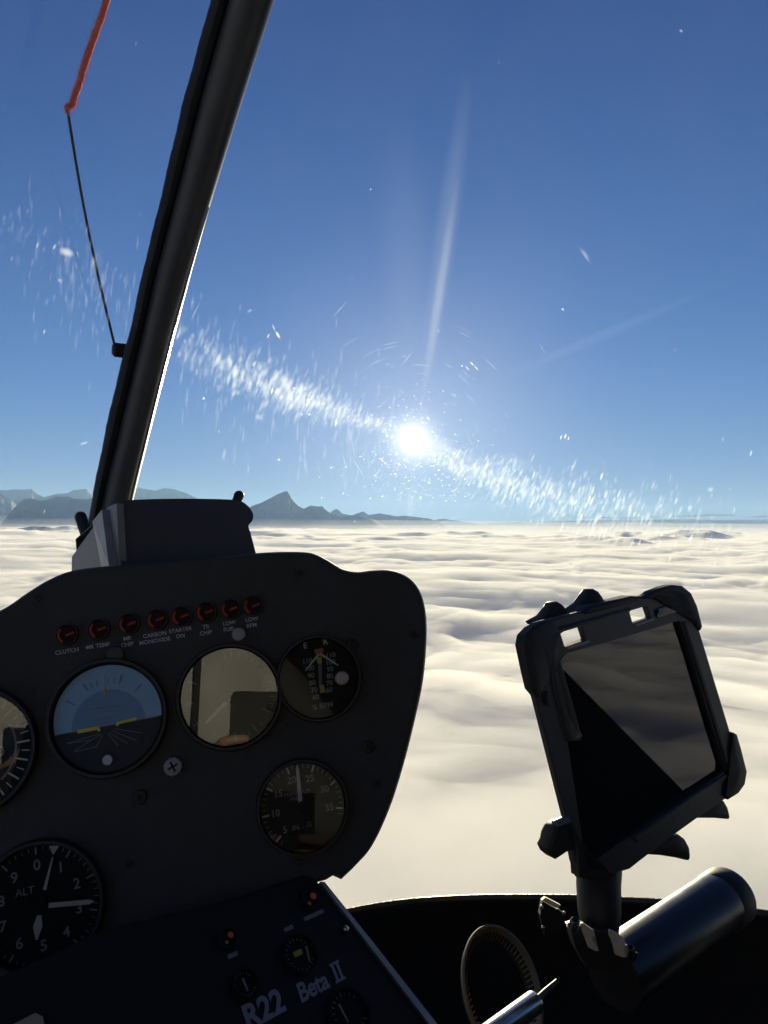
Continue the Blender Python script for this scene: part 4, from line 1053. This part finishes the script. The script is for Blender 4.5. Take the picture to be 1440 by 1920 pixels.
# ribbed hose seen end on
M_hose = pbr('pale_ribbed_rubber', (.15, .13, .10), .7, noise=.3, nscale=120, bump=.3, bscale=900)
hz_ = empty('ribbed_hose', P(925, 1910, .62), 'ribbed duct hose with a pale rim arching at the bottom of the nose', 'hose')
hc = P(930, 1864, .60)
hn = ((-hc).normalized() + HR * .34 + HZ * .12).normalized()
hu = (Vector((1, .12, .10)) - hn * Vector((1, .12, .10)).dot(hn)).normalized(); hv = hn.cross(hu).normalized()
ra, rb_ = .0300, .0440
def hoop(k, h, n=72): return [list(hc + hu * (ra * k * math.cos(6.2832 * i / n)) + hv * (rb_ * k * math.sin(6.2832 * i / n)) + hn * h) for i in range(n)]
grid_link('rim', np.array([hoop(k, h) for k, h in ((.99, .010), (1.03, .012), (1.045, .0155), (1.03, .019), (.985, .0195), (.955, .016), (.95, .008))]), M_hose, hz_, wrap=True, label='pale rounded rim of the hose')
grid_link('lining', np.array([hoop(.94, .012), hoop(.90, -.004)]), M_shell, hz_, wrap=True)
bm = bmesh.new()
for i in range(64):
    a0 = 6.2832 * i / 64; w_ = .028
    pts = [hc + hu * (ra * k * math.cos(a)) + hv * (rb_ * k * math.sin(a)) + hn * h for k, a, h in ((.93, a0, .019), (.93, a0 + w_, .019), (.84, a0 + w_, .006), (.84, a0, .006))]
    vs_ = [bm.verts.new(p) for p in pts]; bm.faces.new(vs_)
    vs2 = [bm.verts.new(p + hn * .0022) for p in pts[:2]]; bm.faces.new((vs_[0], vs_[1], vs2[1], vs2[0])); bm.faces.new((vs2[0], vs2[1], vs_[2], vs_[3]))
bm_link('inner_rib', bm, M_hose, hz_, smooth=False, kind='stuff')

# ------------------------------------------------------------------ nose bowl, floor and cabin round the seats
xs = np.linspace(-650, 2150, 110)
rows = []
FZ = -1.02
for t, mode in ((0, 0), (.02, 0), (.12, 1), (.3, 1), (.55, 1), (.8, 1), (1, 1)):
    row = []
    for x in xs:
        p = surf(x, rim_y(x), .004 if t == 0 else .012)
        q = Vector((p.x * .9, p.y * .90, FZ))
        s = p.lerp(q, t ** 1.1) + Vector((p.x, p.y, 0)).normalized() * (.09 * math.sin(math.pi * min(1, t)) if t > .02 else 0)
        row.append(list(s - Vector((0, 0, .004))))
    rows.append(row)
nose = grid_link('nose_bowl', np.array(rows), M_shell); setp(nose, 'black inside of the nose below the windscreen', kind='structure')
rimo = tube_link('windscreen_rim', [surf(x, rim_y(x), .007) for x in np.linspace(-650, 2150, 260)], .0042, pbr('worn_rim', (.05, .045, .04), .42, noise=.6, nscale=120, bump=1, bscale=260, spec=.8, metal=.4), ws, 10, label='dark worn lower rim with sunlit sparkles')
def sheet(name, quads, mat, label):
    v = []; f = []
    for q in quads:
        k = len(v); v += [tuple(p) for p in q]; f.append(tuple(range(k, k + len(q))))
    o = py_link(name, v, f, mat, smooth=False); setp(o, label, kind='structure'); return o
RL, RR, RB = -.42, .74, -.55
sheet('cabin_floor', [[H(RL - .3, RB, FZ), H(RR + .3, RB, FZ), H(RR + .3, 1.3, FZ), H(RL - .3, 1.3, FZ)]], M_shell, 'dark cabin floor')
sheet('rear_bulkhead', [[H(RL, RB, FZ), H(RR, RB, FZ), H(RR, RB, .46), H(RL, RB, .46)]], M_shell, 'dark rear cabin wall behind the seats')
sheet('cabin_roof', [[H(RL, RB, .46), H(RR, RB, .46), H(RR, .12, .46), H(RL, .12, .46)]], M_shell, 'dark cabin roof')
def door(r, s):
    return [[H(r, RB, FZ), H(r, .30, FZ), H(r, .30, -.335), H(r, -.12, -.067), H(r, RB, .0)],            # lower door, its sill sloped to shape the tablet's diagonal reflection
            [H(r, RB, .003), H(r, -.36, -.008), H(r, -.28, .46), H(r, RB, .46)],        # rear post
            [H(r, -.28, .38), H(r, .12, .34), H(r, .12, .46), H(r, -.28, .46)]]        # header
sheet('cabin_side', door(RL, -1), M_shell, 'dark left door frame')
sheet('cabin_side', door(RR, 1), M_shell, 'dark right door frame')
# ------------------------------------------------------------------ the photographer behind the camera, mirrored in the dials
def skin_person():
    V = []; E = []; RR_ = []
    def add(p, r, par=None):
        V.append(p); RR_.append(r if isinstance(r, tuple) else (r, r))
        if par is not None: E.append((par, len(V) - 1))
        return len(V) - 1
    pel = add((-.10, -.33, -.48), (.165, .12))
    wst = add((-.10, -.36, -.26), (.15, .11), pel)
    chs = add((-.10, -.37, -.02), (.175, .12), wst)
    shl = add((-.10, -.36, .14), (.13, .09), chs)
    nk = add((-.10, -.345, .225), .052, shl)
    hd0 = add((-.10, -.325, .29), (.062, .075), nk)
    hd1 = add((-.10, -.325, .37), (.076, .094), hd0)
    hd2 = add((-.10, -.335, .435), (.058, .07), hd1)
    for s in (-1, 1):
        hip = add((-.10 + s * .10, -.25, -.52), .085, pel)
        kn = add((-.10 + s * .15, .16, -.50), .060, hip)
        an = add((-.10 + s * .15, .30, -.96), .040, kn)
        add((-.10 + s * .15, .42, -.985), (.042, .03), an)
        sh = add((-.10 + s * .17, -.35, .14), .066, shl)
        el = add((-.02 + s * .27, -.20, -.16), .045, sh)
        wr = add((-.021 + s * .075, -.055, -.115), .030, el)
        pm = add((-.021 + s * .062, -.032, -.085), (.028, .016), wr)
        # four fingers wrap the far face of the phone, thumb on the near face
        for k, (dz, ln) in enumerate(((.030, .9), (.010, 1.0), (-.010, .95), (-.028, .78))):
            a = add((-.021 + s * .052, -.012, -.085 + dz), .0085, pm)
            b = add((-.021 + s * (.050), .009, -.083 + dz), .0080, a)
            c = add((-.021 + s * (.050 - .024 * ln), .012, -.080 + dz), .0074, b)
            add((-.021 + s * (.050 - .042 * ln), .0085, -.079 + dz), .0064, c)
        t0 = add((-.021 + s * .050, -.036, -.060), .0105, pm)
        t1 = add((-.021 + s * .034, -.030, -.042), .0092, t0)
        add((-.021 + s * .018, -.0235, -.030), .0078, t1)
    me = bpy.data.meshes.new('person'); me.from_pydata(V, E, []); me.update()
    o = bpy.data.objects.new('person_skin', me); C.objects.link(o)
    md = o.modifiers.new('skin', 'SKIN'); md.use_smooth_shade = True
    for d, r in zip(me.skin_vertices[0].data, RR_): d.radius = r
    me.skin_vertices[0].data[0].use_root = True
    sb = o.modifiers.new('sub', 'SUBSURF'); sb.levels = 2; sb.render_levels = 2
    dg = bpy.context.evaluated_depsgraph_get()
    m2 = bpy.data.meshes.new_from_object(o.evaluated_get(dg))
    bpy.data.objects.remove(o); bpy.data.meshes.remove(me)
    return m2
M_jacket = pbr('beige_jacket_cloth', (.46, .47, .48), .9, noise=.3, nscale=14, bump=.2, bscale=25)
M_trous = pbr('blue_denim', (.05, .08, .16), .9, noise=.25, nscale=60)
M_skin = pbr('skin', (.42, .28, .22), .5, noise=.12, nscale=40)
M_hair = pbr('brown_hair', (.05, .03, .02), .6, noise=.3, nscale=90)
me = skin_person()
for v in me.vertices:
    c = v.co
    if c.z < .2 and not (c.y > -.085 and abs(c.x + .021) < .15):
        q = np.array([c.x * 9 + c.y * 4 + 3]), np.array([c.z * 7 + c.y * 5])
        v.co = c + v.normal * float(.022 * (.5 - abs(fbm(q[0], q[1], 3, 4)[0]) * 2) + .006 * fbm(q[0] * 4, q[1] * 4, 2, 9)[0])
me.materials.append(M_jacket); me.materials.append(M_trous); me.materials.append(M_skin)
for p in me.polygons:
    c = p.center
    wrist = c.y > -.075 and -.21 < c.z < .0 and abs(c.x + .021) < .14
    p.material_index = 2 if (c.z > .215 or wrist) else (1 if c.z < -.38 else 0)
HS = .14
per = link('person', me, None, org=(-.1, -.33, -1.0))
setp(per, 'person in a beige jacket holding up a phone, mirrored in the dials', 'person')
M_strap = pbr('dark_webbing', (.03, .032, .04), .8)
st_ = []
for t in np.linspace(0, 1, 24):
    x, z = -.25 + .25 * t, .16 - .42 * t
    y = -.37 + math.sqrt(max(.0, .135 ** 2 - (x + .10) ** 2 * .35)) + .012
    st_.append([[x - .018, y - .004, z - .012], [x - .018, y + .002, z - .012], [x + .018, y + .002, z + .012], [x + .018, y - .004, z + .012]])
grid_link('shoulder_strap', np.array(st_), M_strap, per, wrap=True, smooth=False)
tube_link('jacket_zip', [(-.10, -.232 - .05 * max(0, z - .05), z) for z in np.linspace(-.2, .16, 12)], .006, M_strap, per, 8)
hp = []
for i in range(14):
    a = i / 13 * 1.75
    hp.append([[-.10 + .088 * math.sin(a) * math.cos(b), -.336 + .104 * math.sin(a) * math.sin(b) - (.012 if math.sin(b) < 0 else 0), .375 + .100 * math.cos(a) - (.02 * math.sin(a) if math.sin(b) > .2 else -.0)] for b in np.linspace(0, 6.2832, 28, endpoint=False)])
grid_link('hair', np.array(hp), M_hair, per, wrap=True)
capsule('nose', (-.10, -.238, .365), (-.10, -.218, .330), .012, M_skin, per)
for s in (-1, 1):
    capsule('ear', (-.10 + s * .080, -.335, .375), (-.10 + s * .080, -.335, .325), .014, M_skin, per)
    capsule('eye', (-.10 + s * .030 - .008, -.243, .372), (-.10 + s * .030 + .008, -.243, .372), .0085, pbr('eye_white', (.6, .6, .6), .2), per)
capsule('mouth', (-.122, -.246, .295), (-.078, -.246, .295), .006, pbr('lips', (.35, .12, .10), .5), per)
ph = empty('phone', (-.021, -.012, -.13), 'black phone held up to take the picture, mirrored in a dial', 'phone')
def rounded(x0, x1, z0, z1, r, n=6):
    q = []
    for cx, cz, a0 in ((x1 - r, z1 - r, 0), (x0 + r, z1 - r, 1.5708), (x0 + r, z0 + r, 3.1416), (x1 - r, z0 + r, 4.7124)):
        q += [(cx + r * math.cos(a0 + 1.5708 * i / n), cz + r * math.sin(a0 + 1.5708 * i / n)) for i in range(n + 1)]
    return q
def xz_slab(name, q, y0, y1, mat, parent):
    bm = bmesh.new(); a = [bm.verts.new((x, y0, z)) for x, z in q]; b = [bm.verts.new((x, y1, z)) for x, z in q]
    bm.faces.new(a); bm.faces.new(b[::-1])
    for i in range(len(q)): bm.faces.new((a[i], b[i], b[(i + 1) % len(q)], a[(i + 1) % len(q)]))
    return bm_link(name, bm, mat, parent, smooth=False)
xz_slab('phone_body', rounded(-.060, .018, -.140, .024, .009), -.014, -.006, M_rubber, ph)
xz_slab('screen', rounded(-.057, .015, -.137, .021, .007), -.0145, -.0142, M_screen, ph)
for z in (0.0, -.024, -.048):
    capsule('lens', (0, -.0065, z), (0, -.0035, z), .0062, M_gloss, ph)
